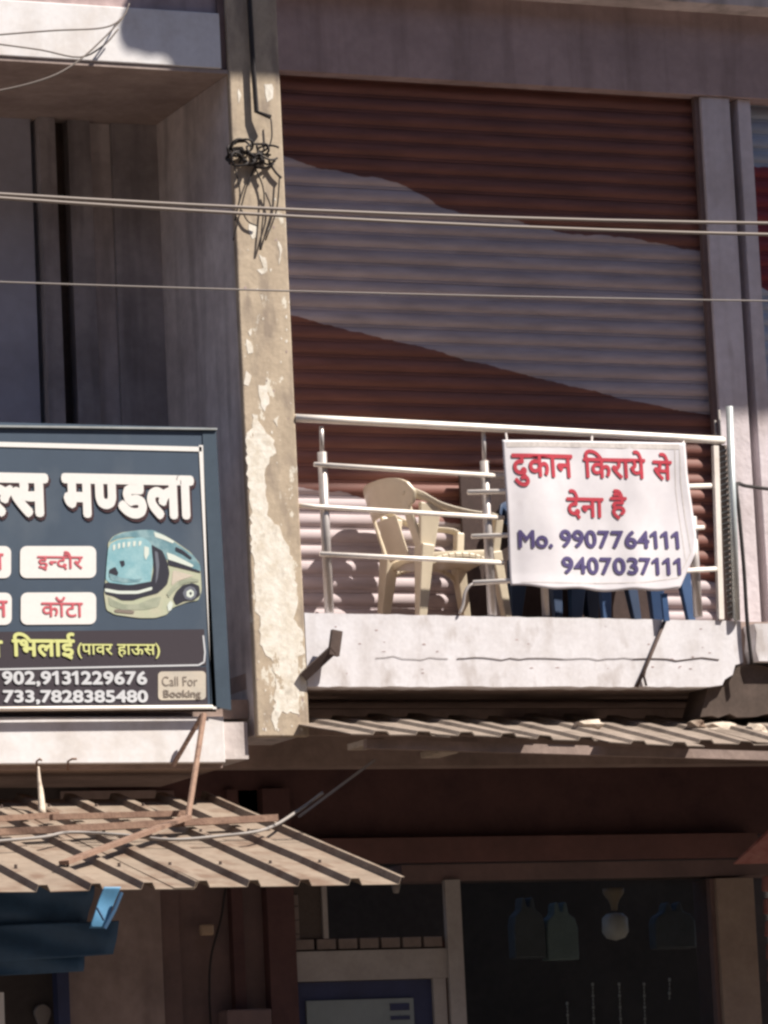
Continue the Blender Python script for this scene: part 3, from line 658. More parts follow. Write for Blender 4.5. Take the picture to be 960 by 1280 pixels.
# ------------------------------------------------------------------ plastic chairs
def loft(mb, rings):
    n = len(rings[0]); vs = [p for r in rings for p in r]; fs = []
    for i in range(len(rings) - 1):
        for k in range(n): fs.append((i * n + k, i * n + (k + 1) % n, (i + 1) * n + (k + 1) % n, (i + 1) * n + k))
    fs.append(tuple(range(n))); fs.append(tuple((len(rings) - 1) * n + k for k in range(n)))
    return mb.add(vs, fs)
def chair(name, label, m, loc, rz, group=None, h=1.0):
    """monobloc armchair: +x is the way it faces, y its width, z up"""
    t = thing(name, label, 'chair', loc, group); t.rotation_euler = (0, 0, rz); t.scale = (h, h, h)
    def P(nm, mb, smooth=True):
        o = mb.obj(nm, m, t, smooth); md = o.modifiers.new('bevel', 'BEVEL'); md.width = 0.006; md.segments = 2; md.limit_method = 'ANGLE'; return o
    # seat: dished plate with a skirt
    mb = MB(); rings = []
    for i in range(9):
        x = -0.20 + 0.46 * i / 8; wd = 0.20 + 0.035 * math.sin(min(1, i / 5) * PI / 2); dip = -0.018 * math.sin(i / 8 * PI)
        zt = 0.42 + 0.02 * i / 8 + (0.0 if i < 8 else -0.02)
        rings.append([(x, -wd, zt - 0.045), (x, -wd, zt), (x, -wd * 0.8, zt + dip * 0.6), (x, 0, zt + dip), (x, wd * 0.8, zt + dip * 0.6), (x, wd, zt), (x, wd, zt - 0.045), (x, 0, zt - 0.03 + dip)])
    loft(mb, rings); P('seat', mb)
    # backrest: top band, two side rails and a splat, all on one curved shell
    def shell(v, w):
        # v across (-1..1), w height in metres
        y = 0.25 * v; x = -0.20 - (w - 0.42) * 0.30 - 0.055 * (1 - v * v)
        return Vector((x, y, w))
    def patch(v0, v1, wlo, whi, th=0.012, n=12):
        vs = []; fs = []
        k = n + 1
        for j in range(2):
            for i in range(k):
                v = v0 + (v1 - v0) * i / n
                for q in range(5):
                    w = wlo(v) + (whi(v) - wlo(v)) * q / 4; p = shell(v, w); vs.append((p.x + (th / 2 if j else -th / 2), p.y, p.z))
        def idx(j, i, q): return j * k * 5 + i * 5 + q
        for i in range(n):
            for q in range(4):
                fs.append((idx(0, i, q), idx(0, i + 1, q), idx(0, i + 1, q + 1), idx(0, i, q + 1)))
                fs.append((idx(1, i, q), idx(1, i, q + 1), idx(1, i + 1, q + 1), idx(1, i + 1, q)))
            fs.append((idx(0, i, 0), idx(1, i, 0), idx(1, i + 1, 0), idx(0, i + 1, 0)))
            fs.append((idx(0, i, 4), idx(0, i + 1, 4), idx(1, i + 1, 4), idx(1, i, 4)))
        for i in (0, n):
            for q in range(4): fs.append((idx(0, i, q), idx(0, i, q + 1), idx(1, i, q + 1), idx(1, i, q)))
        return vs, fs
    mb = MB()
    mb.add(*patch(-1.22, 1.22, lambda v: 0.735 - 0.085 * math.sqrt(max(0, 1 - abs(v / 1.22) ** 5)), lambda v: 0.745 + 0.09 * math.sqrt(max(0, 1 - abs(v / 1.22) ** 4)), 0.018, 24))
    P('top_band', mb)
    mb = MB(); mb.add(*patch(-0.5, 0.5, lambda v: 0.41, lambda v: 0.632 + 0.01 * v * v, 0.012)); P('splat', mb)
    for s in (-1, 1):
        mb = MB(); mb.add(*patch(0.80 * s, 1.0 * s, lambda v: 0.40, lambda v: 0.70, 0.02, 3)); P('side_rail', mb)
    # arms
    for s in (-1, 1):
        path = smooth_path([shell(s * 0.93, 0.755) , (-0.20, s * 0.262, 0.715), (-0.10, s * 0.272, 0.665), (0.06, s * 0.275, 0.628), (0.20, s * 0.268, 0.615), (0.245, s * 0.262, 0.59)], 5)
        rings = []
        for i, p in enumerate(path):
            q = path[min(i + 1, len(path) - 1)] - path[max(i - 1, 0)]; q.normalize(); sd_ = Vector((0, 1, 0)); up = q.cross(sd_) * -1; up.normalize()
            wv = 0.030; hh = 0.016 if i > 5 else 0.03 - 0.002 * i
            rings.append([p + sd_ * a * wv + up * b * hh for a, b in ((-1, -1), (-0.6, 0.6), (0, 1), (0.6, 0.6), (1, -1), (0, -0.4))])
        mb = MB(); loft(mb, rings); P('armrest', mb)
        mb = MB()
        # front leg: from arm tip down to the floor, an L section
        a = Vector((0.245, s * 0.255, 0.60)); b = Vector((0.22, s * 0.235, 0.42)); c = Vector((0.275, s * 0.262, 0.0))
        mb.bar(a, b, 0.06, 0.045, (1, 0, 0)).bar(b, c, 0.085, 0.06, (1, 0, 0), 0.045, 0.04); P('leg', mb, False)
        mb = MB()
        a = Vector((-0.235, s * 0.25, 0.68)); b = Vector((-0.195, s * 0.235, 0.43)); c = Vector((-0.255, s * 0.262, 0.0))
        mb.bar(b + Vector((0, 0, 0.02)), c, 0.115, 0.075, (1, 0, 0), 0.05, 0.045)
        mb.bar(Vector((-0.16, s * 0.262, 0.68)), Vector((-0.19, s * 0.245, 0.42)), 0.03, 0.13, (1, 0, 0), 0.03, 0.085)
        P('leg', mb, False)
        # arch between the legs
        pts = smooth_path([(-0.235, s * 0.255, 0.22), (-0.19, s * 0.25, 0.34), (-0.06, s * 0.245, 0.395), (0.1, s * 0.245, 0.395), (0.2, s * 0.25, 0.34), (0.25, s * 0.255, 0.22)], 4)
        mb = MB()
        for i in range(len(pts) - 1): mb.bar(pts[i], pts[i + 1], 0.012, 0.03, (0, 0, 1))
        P('side_arch', mb, False)
    return t
chair('plastic_chair', 'cream plastic armchair facing right behind the balcony railing', M['chair'], (0.639, 0.74, 4.751), math.radians(1), None, 1.04)
chair('plastic_chair', 'dark blue plastic chair half hidden behind the left half of the banner', M['navychair'], (1.447, 0.70, 4.751), math.radians(-86), 'blue plastic chairs behind the banner')
chair('plastic_chair', 'blue plastic chair behind the right half of the banner, one leg showing below it', M['bluechair'], (1.796, 0.66, 4.751), math.radians(-95), 'blue plastic chairs behind the banner')

o = MB().box(0.921, 2.184, 1.03, 1.055, 4.752, 5.756).obj('shade_board', M['boardshade'], bevel=0.006); tag(o, 'dark board standing in for shade on the shutter behind the banner and chairs', 'board')  # added board, its dark colour stands for shade on the shutter

# ------------------------------------------------------------------ sign board of the left bay
YS = -0.025
sg = thing('travel_sign', 'dark blue travel agency sign board with bus picture on the left balcony', 'sign', (-1.607, -0.025, 4.989))
def sp(name, mb, m, **k): return wpart(name, mb, m, sg, **k)
XL = -2.85
TR = (-1.036, 5.741); BRt = (-1.017, 4.20)
sp('panel', MB().box(XL, -1.033, YS, YS + 0.014, 4.232, 5.769), 'signblue')
sp('side_flange', MB().prism([(-1.067, 5.759), (-0.988, 5.761), (-0.969, 4.227), (-1.082, 4.248)], YS - 0.004, YS + 0.02), 'signflange')
sp('top_flange', MB().bar((XL, YS - 0.005, 5.738), (-0.985, -0.030, 5.760), 0.02, 0.010), 'galv')
sp('bottom_rail', MB().tube([(XL, YS - 0.02, 4.228), (-1.083, YS - 0.02, 4.240)], 0.012, 8), 'steel', smooth=True)
sp('back_box', MB().box(XL, -1.05, YS + 0.0145, YS + 0.024, 4.22, 5.72), 'dusky')
def line(pts, wdt, m, name='border_line'):
    mb = MB()
    for a, b in zip(pts[:-1], pts[1:]):
        dx, dz = b[0] - a[0], b[1] - a[1]; l = math.hypot(dx, dz); nx, nz = -dz / l * wdt / 2, dx / l * wdt / 2
        mb.add([(a[0] + nx, YS - 0.004, a[1] + nz), (a[0] - nx, YS - 0.004, a[1] - nz), (b[0] - nx, YS - 0.004, b[1] - nz), (b[0] + nx, YS - 0.004, b[1] + nz)], [(0, 1, 2, 3)])
    return sp(name, mb, m)
def rnd_poly(pts, n=6):
    P = [Vector((x, 0, z)) for x, z in pts]; out = []; k = len(P)
    for i in range(k):
        a, b, c, d = P[i - 1], P[i], P[(i + 1) % k], P[(i + 2) % k]
        for j in range(n):
            t = j / n; q = 0.5 * ((2 * b) + (c - a) * t * 0.8 + (2 * a * 0.8 - 5 * b + 0.4 * b + 4 * c - 0.4 * c - d * 0.8) * t * t + (3 * b - 0.2 * b * 2 - a * 0.8 - 3 * c + 0.2 * c * 2 + d * 0.8) * t ** 3) if False else b.lerp(c, t)
            out.append((q.x, q.z))
    for _ in range(1):
        k2 = len(out); out = [((out[i - 1][0] + 2 * out[i][0] + out[(i + 1) % k2][0]) / 4, (out[i - 1][1] + 2 * out[i][1] + out[(i + 1) % k2][1]) / 4) for i in range(k2)]
    return out
def flat(pts, m, name, y=-0.002): 
    if name.startswith('printed'): pts = rnd_poly(pts)
    return sp(name, MB().add([(x, YS + y, z) for x, z in pts], [tuple(range(len(pts)))]), m)
line([(XL, 5.649)] + [(-2.211, 5.649), (-1.076, 5.648)], 0.026, 'signwhite')
line([(-1.080, 5.670), (-1.065, 4.231)], 0.024, 'signwhite')
flat([(XL, 4.644)] + [(-2.247, 4.644), (-1.105, 4.664), (-1.100, 4.469), (-2.254, 4.449)] + [(XL, 4.449)], 'signdark', 'dark_band')
flat([(XL, 4.440)] + [(-2.254, 4.440), (-1.101, 4.460), (-1.101, 4.248), (-2.261, 4.232)] + [(XL, 4.232)], 'signdark', 'dark_band')
line([(XL, 4.444)] + [(-2.254, 4.444), (-1.146, 4.469), (-1.113, 4.486), (-1.106, 4.538), (-1.112, 4.630)], 0.009, 'signgrey', 'thin_line')
L_ = lambda tk, a, b, m, off, **k: sub(letter(tk, boxof(a, b), YS - 0.006, M[m], sg, off, **k), sg)
def headline(tk, a, b):
    o = L_(tk, a, b, 'signwhite', 0.045, name='headline')
    sub(letter(tk, boxof((a[0] + 0.008, a[1], a[2] - 0.012), (b[0] + 0.008, b[1], b[2] - 0.012)), YS - 0.003, M['signshadow'], sg, 0.045, grow=0.018, name='headline_outline'), sg)
headline([('h', 'ल', 0.66), 'स'], (-2.314, -0.025, 5.496), (-1.957, -0.025, 5.257))
headline(['म', ('h', 'ण', 0.70), 'ड', 'ला'], (-1.885, -0.025, 5.500), (-1.130, -0.025, 5.257))
def pill(x0, y0, x1, y1, m='signwhite', name='pill', r=8, k=None):
    pts = []
    for cx, cy, a0 in ((x1 - r, y0 + r, -90), (x1 - r, y1 - r, 0), (x0 + r, y1 - r, 90), (x0 + r, y0 + r, 180)):
        for q in range(5):
            a = math.radians(a0 + q * 22.5); pts.append((cx + r * math.cos(a), cy + r * math.sin(a)))
    o = [(-1.786, 5.030), (-1.332, 5.036), (-1.803, 4.600)]
    ux = ((o[1][0] - o[0][0]) / 100, (o[1][1] - o[0][1]) / 100); uy = ((o[2][0] - o[0][0]) / 100, (o[2][1] - o[0][1]) / 100)
    q = [(o[0][0] + ux[0] * (x - 100) + uy[0] * (y - 700), o[0][1] + ux[1] * (x - 100) + uy[1] * (y - 700)) for x, y in pts]
    flat(q, m, name, -0.004)
pill(24, 682, 118, 722); pill(25, 740, 118, 780); pill(-80, 682, 13, 722); pill(-80, 740, 14, 780)
L_(['इ', ('h', 'न', 0.62), 'दौ', 'र'], (-2.035, -0.025, 5.079), (-1.779, -0.025, 4.974), 'pillred', 0.012)
L_(['कॉ', 'टा'], (-2.022, -0.025, 4.834), (-1.789, -0.025, 4.725), 'pillred', 0.012)
L_(['न'], (-2.303, -0.025, 5.062), (-2.222, -0.025, 4.974), 'pillred', 0.012)
L_(['त'], (-2.303, -0.025, 4.810), (-2.208, -0.025, 4.721), 'pillred', 0.012)
L_(['ग'], (-2.363, -0.025, 4.597), (-2.243, -0.025, 4.504), 'lime', 0.03)
L_(['\u093f' + 'भ', 'ला', 'ई'], (-2.194, -0.025, 4.641), (-1.843, -0.025, 4.497), 'lime', 0.03)
L_(['(', 'पा', 'व', 'र', ' ', 'हा', 'ऊ', 'स', ')'], (-1.830, -0.025, 4.587), (-1.364, -0.025, 4.503), 'lime', 0.014)
L_('902,9131229676', (-2.254, -0.025, 4.436), (-1.443, -0.025, 4.352), 'signgrey', 0.035)
L_('733,7828385480', (-2.253, -0.025, 4.334), (-1.442, -0.025, 4.257), 'signgrey', 0.035)
pill(195, 840, 255, 876, 'badge', 'badge', 5)
L_('Call For', (-1.359, -0.025, 4.408), (-1.156, -0.025, 4.356), 'badgeink', 0.0)
L_('Booking', (-1.353, -0.025, 4.335), (-1.140, -0.025, 4.283), 'badgeink', 0.02)
# the printed bus
bz = lambda pts: pts
flat([(-1.633, 5.127), (-1.605, 5.162), (-1.554, 5.185), (-1.453, 5.199), (-1.376, 5.201), (-1.313, 5.175), (-1.246, 5.137), (-1.165, 5.082), (-1.117, 5.025), (-1.111, 4.969), (-1.110, 4.873), (-1.131, 4.821), (-1.195, 4.811), (-1.279, 4.780), (-1.317, 4.741), (-1.382, 4.723), (-1.473, 4.722), (-1.608, 4.739), (-1.657, 4.764), (-1.667, 4.850), (-1.660, 4.902), (-1.636, 5.054)], 'busbody', 'printed_bus', -0.003)
flat([(-1.629, 5.127), (-1.600, 5.163), (-1.545, 5.185), (-1.444, 5.200), (-1.376, 5.201), (-1.308, 5.171), (-1.228, 5.120), (-1.148, 5.064), (-1.113, 5.012), (-1.110, 4.978), (-1.205, 5.011), (-1.296, 5.036), (-1.349, 5.070), (-1.393, 5.113), (-1.428, 5.156), (-1.510, 5.160), (-1.578, 5.150)], 'busteal', 'printed_roof', -0.0036)
flat([(-1.635, 5.093), (-1.620, 5.123), (-1.574, 5.146), (-1.437, 5.161), (-1.401, 5.139), (-1.375, 5.105), (-1.384, 5.009), (-1.401, 4.909), (-1.520, 4.895), (-1.629, 4.907), (-1.655, 4.928), (-1.647, 5.006)], 'buscyan', 'printed_windscreen', -0.0042)
flat([(-1.388, 5.122), (-1.366, 5.109), (-1.326, 5.088), (-1.301, 5.028), (-1.290, 4.967), (-1.306, 4.906), (-1.344, 4.871), (-1.413, 4.853), (-1.396, 4.922), (-1.380, 4.983)], 'busdark', 'printed_pillar', -0.0046)
flat([(-1.660, 4.915), (-1.520, 4.899), (-1.392, 4.922), (-1.310, 4.914), (-1.358, 4.858), (-1.450, 4.835), (-1.505, 4.817), (-1.569, 4.817), (-1.613, 4.838), (-1.662, 4.850)], 'busdark', 'printed_grille', -0.0044)
flat([(-1.661, 4.881), (-1.585, 4.868), (-1.476, 4.869), (-1.393, 4.892), (-1.394, 4.875), (-1.477, 4.852), (-1.586, 4.851), (-1.662, 4.863)], 'buspale', 'printed_bumper_line', -0.0050)
flat([(-1.296, 5.041), (-1.232, 5.020), (-1.119, 4.982), (-1.111, 4.969), (-1.206, 4.990), (-1.297, 5.010)], 'busdark', 'printed_window_line', -0.0046)
flat([(-1.303, 5.080), (-1.262, 5.067), (-1.150, 5.012), (-1.160, 4.999), (-1.250, 5.028), (-1.296, 5.041)], 'buspale', 'printed_side_window', -0.0048)
flat([(-1.635, 4.980), (-1.598, 4.998), (-1.581, 4.964), (-1.596, 4.937), (-1.636, 4.937)], 'busdark', 'printed_driver', -0.0048)
flat([(-1.574, 5.029), (-1.546, 5.033), (-1.543, 5.007), (-1.562, 4.994)], 'busdark', 'printed_mirror', -0.0048)
flat([(-1.277, 4.828), (-1.257, 4.867), (-1.219, 4.902), (-1.163, 4.916), (-1.123, 4.899), (-1.120, 4.847), (-1.158, 4.820), (-1.214, 4.815), (-1.260, 4.793)], 'busdark', 'printed_wheel_arch', -0.0046)
flat([(-1.221, 4.859), (-1.206, 4.885), (-1.178, 4.898), (-1.151, 4.890), (-1.138, 4.864), (-1.149, 4.833), (-1.177, 4.820), (-1.208, 4.829)], 'buspanel', 'printed_tyre', -0.0053)
flat([(-1.198, 4.868), (-1.174, 4.881), (-1.156, 4.868), (-1.157, 4.846), (-1.176, 4.833), (-1.199, 4.842)], 'buspale', 'printed_wheel', -0.0056)
flat([(-1.184, 4.859), (-1.175, 4.868), (-1.166, 4.859), (-1.176, 4.846)], 'busdark', 'printed_hub', -0.0059)
flat([(-1.311, 4.793), (-1.291, 4.819), (-1.278, 4.802), (-1.289, 4.767), (-1.307, 4.758)], 'buspale', 'printed_headlight', -0.0048)
flat([(-1.611, 4.769), (-1.499, 4.761), (-1.504, 4.744), (-1.612, 4.752)], 'badgeink', 'printed_plate', -0.0048)

BUSX = [[(-1.607, 5.115), (-1.593, 5.119), (-1.594, 5.093), (-1.608, 5.084)], [(-1.579, 5.124), (-1.565, 5.128), (-1.566, 5.102), (-1.580, 5.093)], [(-1.552, 5.129), (-1.538, 5.133), (-1.539, 5.107), (-1.553, 5.098)], [(-1.524, 5.133), (-1.506, 5.134), (-1.511, 5.112), (-1.525, 5.103)],
        [(-1.492, 5.138), (-1.474, 5.138), (-1.480, 5.112), (-1.493, 5.108)], [(-1.460, 5.138), (-1.442, 5.139), (-1.448, 5.117), (-1.461, 5.112)]]
for q in BUSX: flat(q, 'buspale', 'printed_header', -0.0052)
flat([(-1.371, 5.192), (-1.313, 5.171), (-1.255, 5.141), (-1.264, 5.128), (-1.318, 5.149), (-1.364, 5.162)], 'buspale', 'printed_roof_glint', -0.0044)
flat([(-1.251, 5.111), (-1.211, 5.094), (-1.158, 5.051), (-1.167, 5.042), (-1.212, 5.072), (-1.252, 5.089)], 'busdark', 'printed_side_window', -0.0052)
flat([(-1.371, 5.088), (-1.353, 5.079), (-1.347, 5.010), (-1.359, 4.940), (-1.374, 4.905), (-1.366, 4.983)], 'buspanel', 'printed_pillar_glint', -0.0052)
flat([(-1.429, 5.113), (-1.402, 5.105), (-1.404, 5.070), (-1.424, 5.035), (-1.432, 5.061)], 'buspale', 'printed_glare', -0.0052)
flat([(-1.635, 4.963), (-1.564, 4.938), (-1.483, 4.930), (-1.446, 4.939), (-1.465, 4.917), (-1.556, 4.912), (-1.628, 4.924)], 'busteal', 'printed_dashboard', -0.0052)
flat([(-1.645, 4.838), (-1.614, 4.816), (-1.561, 4.795), (-1.479, 4.796), (-1.405, 4.827), (-1.341, 4.840), (-1.361, 4.784), (-1.435, 4.766), (-1.571, 4.765), (-1.642, 4.790)], 'buspanel2', 'printed_bumper', -0.0038)
flat([(-1.313, 4.854), (-1.284, 4.889), (-1.236, 4.924), (-1.171, 4.942), (-1.126, 4.934), (-1.126, 4.921), (-1.182, 4.920), (-1.228, 4.902), (-1.276, 4.863), (-1.300, 4.832)], 'buspanel2', 'printed_arch', -0.0049)
flat([(-1.270, 4.984), (-1.207, 4.968), (-1.152, 4.955), (-1.190, 4.942), (-1.246, 4.924), (-1.283, 4.897)], 'badge', 'printed_side_panel', -0.0042)

# ------------------------------------------------------------------ left corrugated awning
aw = thing('corrugated_awning', 'brown corrugated metal awning sloping out under the sign board', 'awning', (-1.635, -1.258, 3.379))
KS = 0.69 / 2.68
YB, YFr = 0.34, -2.34
RS = 0.262; XR = -0.995
def ribsheet(x1, x0, nr, jit=0.0, seed=1):
    """trapezoid ribs spaced RS, from x0 to x1"""
    rnd = random.Random(seed); xs = []
    x = x1; xs.append((x, 0.035)); xs.append((x - 0.020, 0.035)); xs.append((x - 0.032, 0.0))
    c = x1 - 0.03
    for i in range(nr):
        c -= RS if i else RS - 0.03
        xs += [(c + 0.036, 0.0), (c + 0.022, 0.032), (c - 0.022, 0.032), (c - 0.036, 0.0)]
    xs.append((c - RS * 0.55, 0.0))
    vs = []; fs = []; rows = 8
    for j in range(rows + 1):
        y = YB + (YFr - YB) * j / rows
        for (px, h) in xs: vs.append((px, y, 3.79 + (y - 0.34) * KS + h + 0.004 * noise.noise((px * 3, y * 2, seed)) + jit + (0.006 * noise.noise((px * 2, seed, 0)) if j == rows else 0)))
    k = len(xs)
    for j in range(rows):
        for i in range(k - 1): fs.append((j * k + i, j * k + i + 1, (j + 1) * k + i + 1, (j + 1) * k + i))
    o = sub(mesh_obj('corrugated_sheet', vs, fs, M['sheet'], aw), aw)
    md = o.modifiers.new('t', 'SOLIDIFY'); md.thickness = 0.003; return c - RS * 0.55
x = XR
for k in range(3):
    xe = ribsheet(x, 0, 4, -0.004 * k, k + 1); x = xe + 0.13
for yy in (-0.1, -0.95, -1.9):
    for k in range(9):
        c = XR - 0.262 * (k + 1) ; zz = 3.79 + (yy - 0.34) * KS + 0.032
        sub(MB().tube([(c, yy, zz - 0.005), (c, yy, zz + 0.014)], 0.008, 6).obj('bolt', M['darkiron'], aw), aw)
for yy in (0.2, -1.0, -1.95):
    sub(MB().bar((-3.6, yy, 3.79 + (yy - 0.34) * KS - 0.03), (-1.03, yy, 3.79 + (yy - 0.34) * KS - 0.03), 0.04, 0.04).obj('purlin', M['rust'], aw), aw)
sub(MB().bar((-2.761, -1.104, 3.483), (-1.027, -0.747, 3.575), 0.06, 0.035).obj('angle_bar', M['rust'], aw), aw)
sub(MB().bar((-2.207, -0.612, 3.605), (-1.421, -0.533, 3.625), 0.045, 0.03).obj('angle_bar', M['rust'], aw), aw)
sub(MB().bar((-2.585, -1.898, 3.264), (-1.573, -0.903, 3.570), 0.055, 0.02).obj('flat_bar', M['rust'], aw), aw)
sub(MB().bar((-2.556, -0.603, 3.597), (-2.126, -0.477, 3.630), 0.035, 0.03).obj('angle_bar', M['rust'], aw), aw)
sub(MB().tube([(-1.177, -0.160, 4.185), (-1.533, -0.807, 3.575)], 0.016, 8).obj('hanger_rod_and_shadow', M['rust'], aw), aw)
sub(MB().tube([(-1.163, -0.100, 4.192), (-1.310, -0.010, 3.928)], 0.013, 8).obj('hanger_rod_and_shadow', M['rust'], aw), aw)  # the hanger's cast shadow on the slab face, modelled as a second rod
cb = MB().tube(smooth_path([(-2.795, -1.336, 3.418), (-2.485, -1.276, 3.444), (-2.293, -1.144, 3.478), (-2.029, -1.176, 3.460), (-1.812, -1.279, 3.423), (-1.547, -1.261, 3.438), (-1.255, -1.182, 3.478), (-0.750, -0.396, 3.649), (-0.600, -0.376, 3.743)], 5), 0.009, 6).obj('loose_cable', M['conduit'], None, True)
tag(cb, 'loose grey cable lying across the brown awning and rising to the right', 'cable')
cc = MB().bar((-0.720, -0.318, 3.622), (-0.300, -0.386, 3.911), 0.05, 0.012).obj('flat_strap', M['conduit'], None)
tag(cc, 'dim grey strap slanting from the right awning down to the brown awning', 'strap')
# light scrap and the rods of the lower slab edge
HOOKS = [[(-2.077, -0.020, 3.910), (-2.079, -0.030, 3.956), (-2.067, -0.050, 3.966), (-2.062, -0.060, 3.957)], [(-1.904, -0.020, 3.909), (-1.905, -0.030, 3.955), (-1.889, -0.050, 3.965), (-1.866, -0.060, 3.964)]]
for i in range(2):
    o = MB().tube(HOOKS[i], 0.006, 6).obj('rebar_hook', M['rust'], None, True)
    tag(o, ['bent reinforcing rod under the white slab edge, left one above the pale scrap', 'bent reinforcing rod under the white slab edge, right one with a longer tip'][i], 'rod', 'bent rods under the left slab')
sc_ = MB().tube(smooth_path([(-2.071, -0.030, 3.926), (-2.079, -0.060, 3.851), (-2.086, -0.100, 3.784), (-2.148, -0.298, 3.656)]), 0.006, 6, 0.02).obj('hanging_scrap', M['wood'], None, True)
tag(sc_, 'pale hanging scrap of wire and cloth above the brown awning', 'scrap')

# ------------------------------------------------------------------ right sheet awning, seen almost edge on
ar = thing('sheet_awning', 'weathered grey sheet awning seen edge on beneath the white balcony edge', 'awning', (0.754, 0.000, 4.103))
def under(x, t):
    """t = 0 at the back, 1 at the front lip"""
    zb = 4.235 - (x + 0.3) * 0.004; yb = 0.50
    yf = -0.75; zf = 4.000 - (x + 0.3) * 0.036
    return Vector((x, yb + (yf - yb) * t, zb + (zf - zb) * t))
rnd = random.Random(11)
x = -0.52; PER = 0.245
def trap(ph):
    ph = ph % 1.0
    return 0.019 * max(0.0, min(1.0, (0.5 - abs(ph - 0.5) - 0.30) / 0.06))
for k in range(12):
    x0 = x - 0.05; nper = 2; x1 = x + PER * nper + 0.03
    brk = sorted(set([x0, x1] + [x + PER * (m_ + q) for m_ in range(-1, nper + 1) for q in (0.30, 0.36, 0.64, 0.70) if x0 < x + PER * (m_ + q) < x1]))
    vs = []; fs = []; NY = 5; dt = rnd.uniform(-0.10, 0.08); lift = rnd.uniform(0, 0.014) + 0.010 * (k % 2); bk_ = rnd.uniform(-0.12, 0.06)
    for j in range(NY + 1):
        for xx in brk:
            p = under(xx, bk_ + (1 + dt - bk_) * j / NY)
            vs.append((p.x, p.y, p.z + trap((xx - x) / PER) + lift + 0.007 * noise.noise((xx * 4, p.y * 2, k)) + (0.008 * noise.noise((xx * 9, k, 1)) if j == NY else 0)))
    nb_ = len(brk)
    for j in range(NY):
        for i in range(nb_ - 1): fs.append((j * nb_ + i, j * nb_ + i + 1, (j + 1) * nb_ + i + 1, (j + 1) * nb_ + i))
    o = sub(mesh_obj('roof_sheet', vs, fs, M['sheetgrey'], ar), ar)
    md = o.modifiers.new('t', 'SOLIDIFY'); md.thickness = 0.006
    x += PER * nper
p0 = under(-0.45, 0.9); p1 = under(6.3, 0.9)
sub(MB().bar(p0 + Vector((0, 0, -0.055)), p1 + Vector((0, 0, -0.055)), 0.05, 0.05).obj('purlin', M['soffit'], ar), ar)
p0 = under(-0.45, 0.1); p1 = under(6.3, 0.1)
sub(MB().bar(p0 + Vector((0, 0, -0.055)), p1 + Vector((0, 0, -0.055)), 0.05, 0.05).obj('purlin', M['soffit'], ar), ar)
for i, xx in enumerate((466, 558)):
    a = (-0.364, -0.550, 3.992) if i == 0 else (0.061, -0.550, 3.947)
    o = MB().box(a[0] - 0.055, a[0] + 0.055, a[1] - 0.02, a[1] + 0.25, a[2] - 0.018, a[2] + 0.018).obj('batten_end', M['wood'], None, bevel=0.006)
    tag(o, ['sawn batten end under the grey sheet awning, nearer the pillar', 'sawn batten end under the grey sheet awning, second from the pillar'][i], 'batten', 'batten ends under the sheet awning')
junk = [((1.125, -0.100, 4.131), 0.09, 0.03), ((1.948, -0.025, 4.119), 0.16, 0.035), ((1.810, -0.050, 4.135), 0.06, 0.03), ((2.113, -0.200, 4.081), 0.07, 0.05)]
lab = ['small pale rubble chunk on the grey sheet awning left of the others', 'largest pale rubble piece on the right end of the sheet awning', 'brown rubble lump beside the largest pale piece on the awning', 'pale broken chunk at the right picture edge on the sheet awning']
for i, (p, sx, sz) in enumerate(junk):
    r = random.Random(40 + i); vs = []; fs = []
    bm = bmesh.new(); bmesh.ops.create_icosphere(bm, subdivisions=2, radius=1.0)
    for v in bm.verts:
        q = 1 + 0.5 * noise.noise(v.co * 1.7 + Vector((i * 3, 0, 0))); v.co = Vector((v.co.x * sx * q, v.co.y * 0.06 * q, v.co.z * sz * q)) + Vector(p)
    me = bpy.data.meshes.new('rubble'); bm.to_mesh(me); bm.free(); me.materials.append(M['wood'] if i != 2 else M['sheet'])
    o = bpy.data.objects.new('rubble', me); COL.objects.link(o); tag(o, lab[i], 'rubble', 'rubble on the sheet awning')

# ------------------------------------------------------------------ wires across the street
def sagwire(a, b, r, sag, m, label, group='electric wires crossing the facade'):
    a = Vector(a); b = Vector(b); d = b - a; a2 = a - d * 2.2; b2 = b + d * 2.2; pts = []
    for i in range(41):
        t = i / 40; s = (t * 5.4 - 2.2); p = a + d * s; p.z -= sag * (1 - (2 * (s - 0.5)) ** 2) * 0.2; pts.append(p)
    o = MB().tube(pts, r, 6).obj('overhead_wire', M[m], None, True); return tag(o, label, 'wire', group)
sagwire((-2.982, -2.500, 6.405), (1.146, -2.500, 6.439), 0.0085, 0.12, 'wire', 'upper wire of the close pair crossing pillar and shutter')
sagwire((-2.966, -2.450, 6.398), (1.169, -2.450, 6.392), 0.0085, 0.12, 'wire', 'lower wire of the close pair, spreading apart to the right')
sagwire((-2.964, -2.400, 5.999), (1.172, -2.400, 6.054), 0.0045, 0.05, 'wirethin', 'single thin wire running below the close pair')
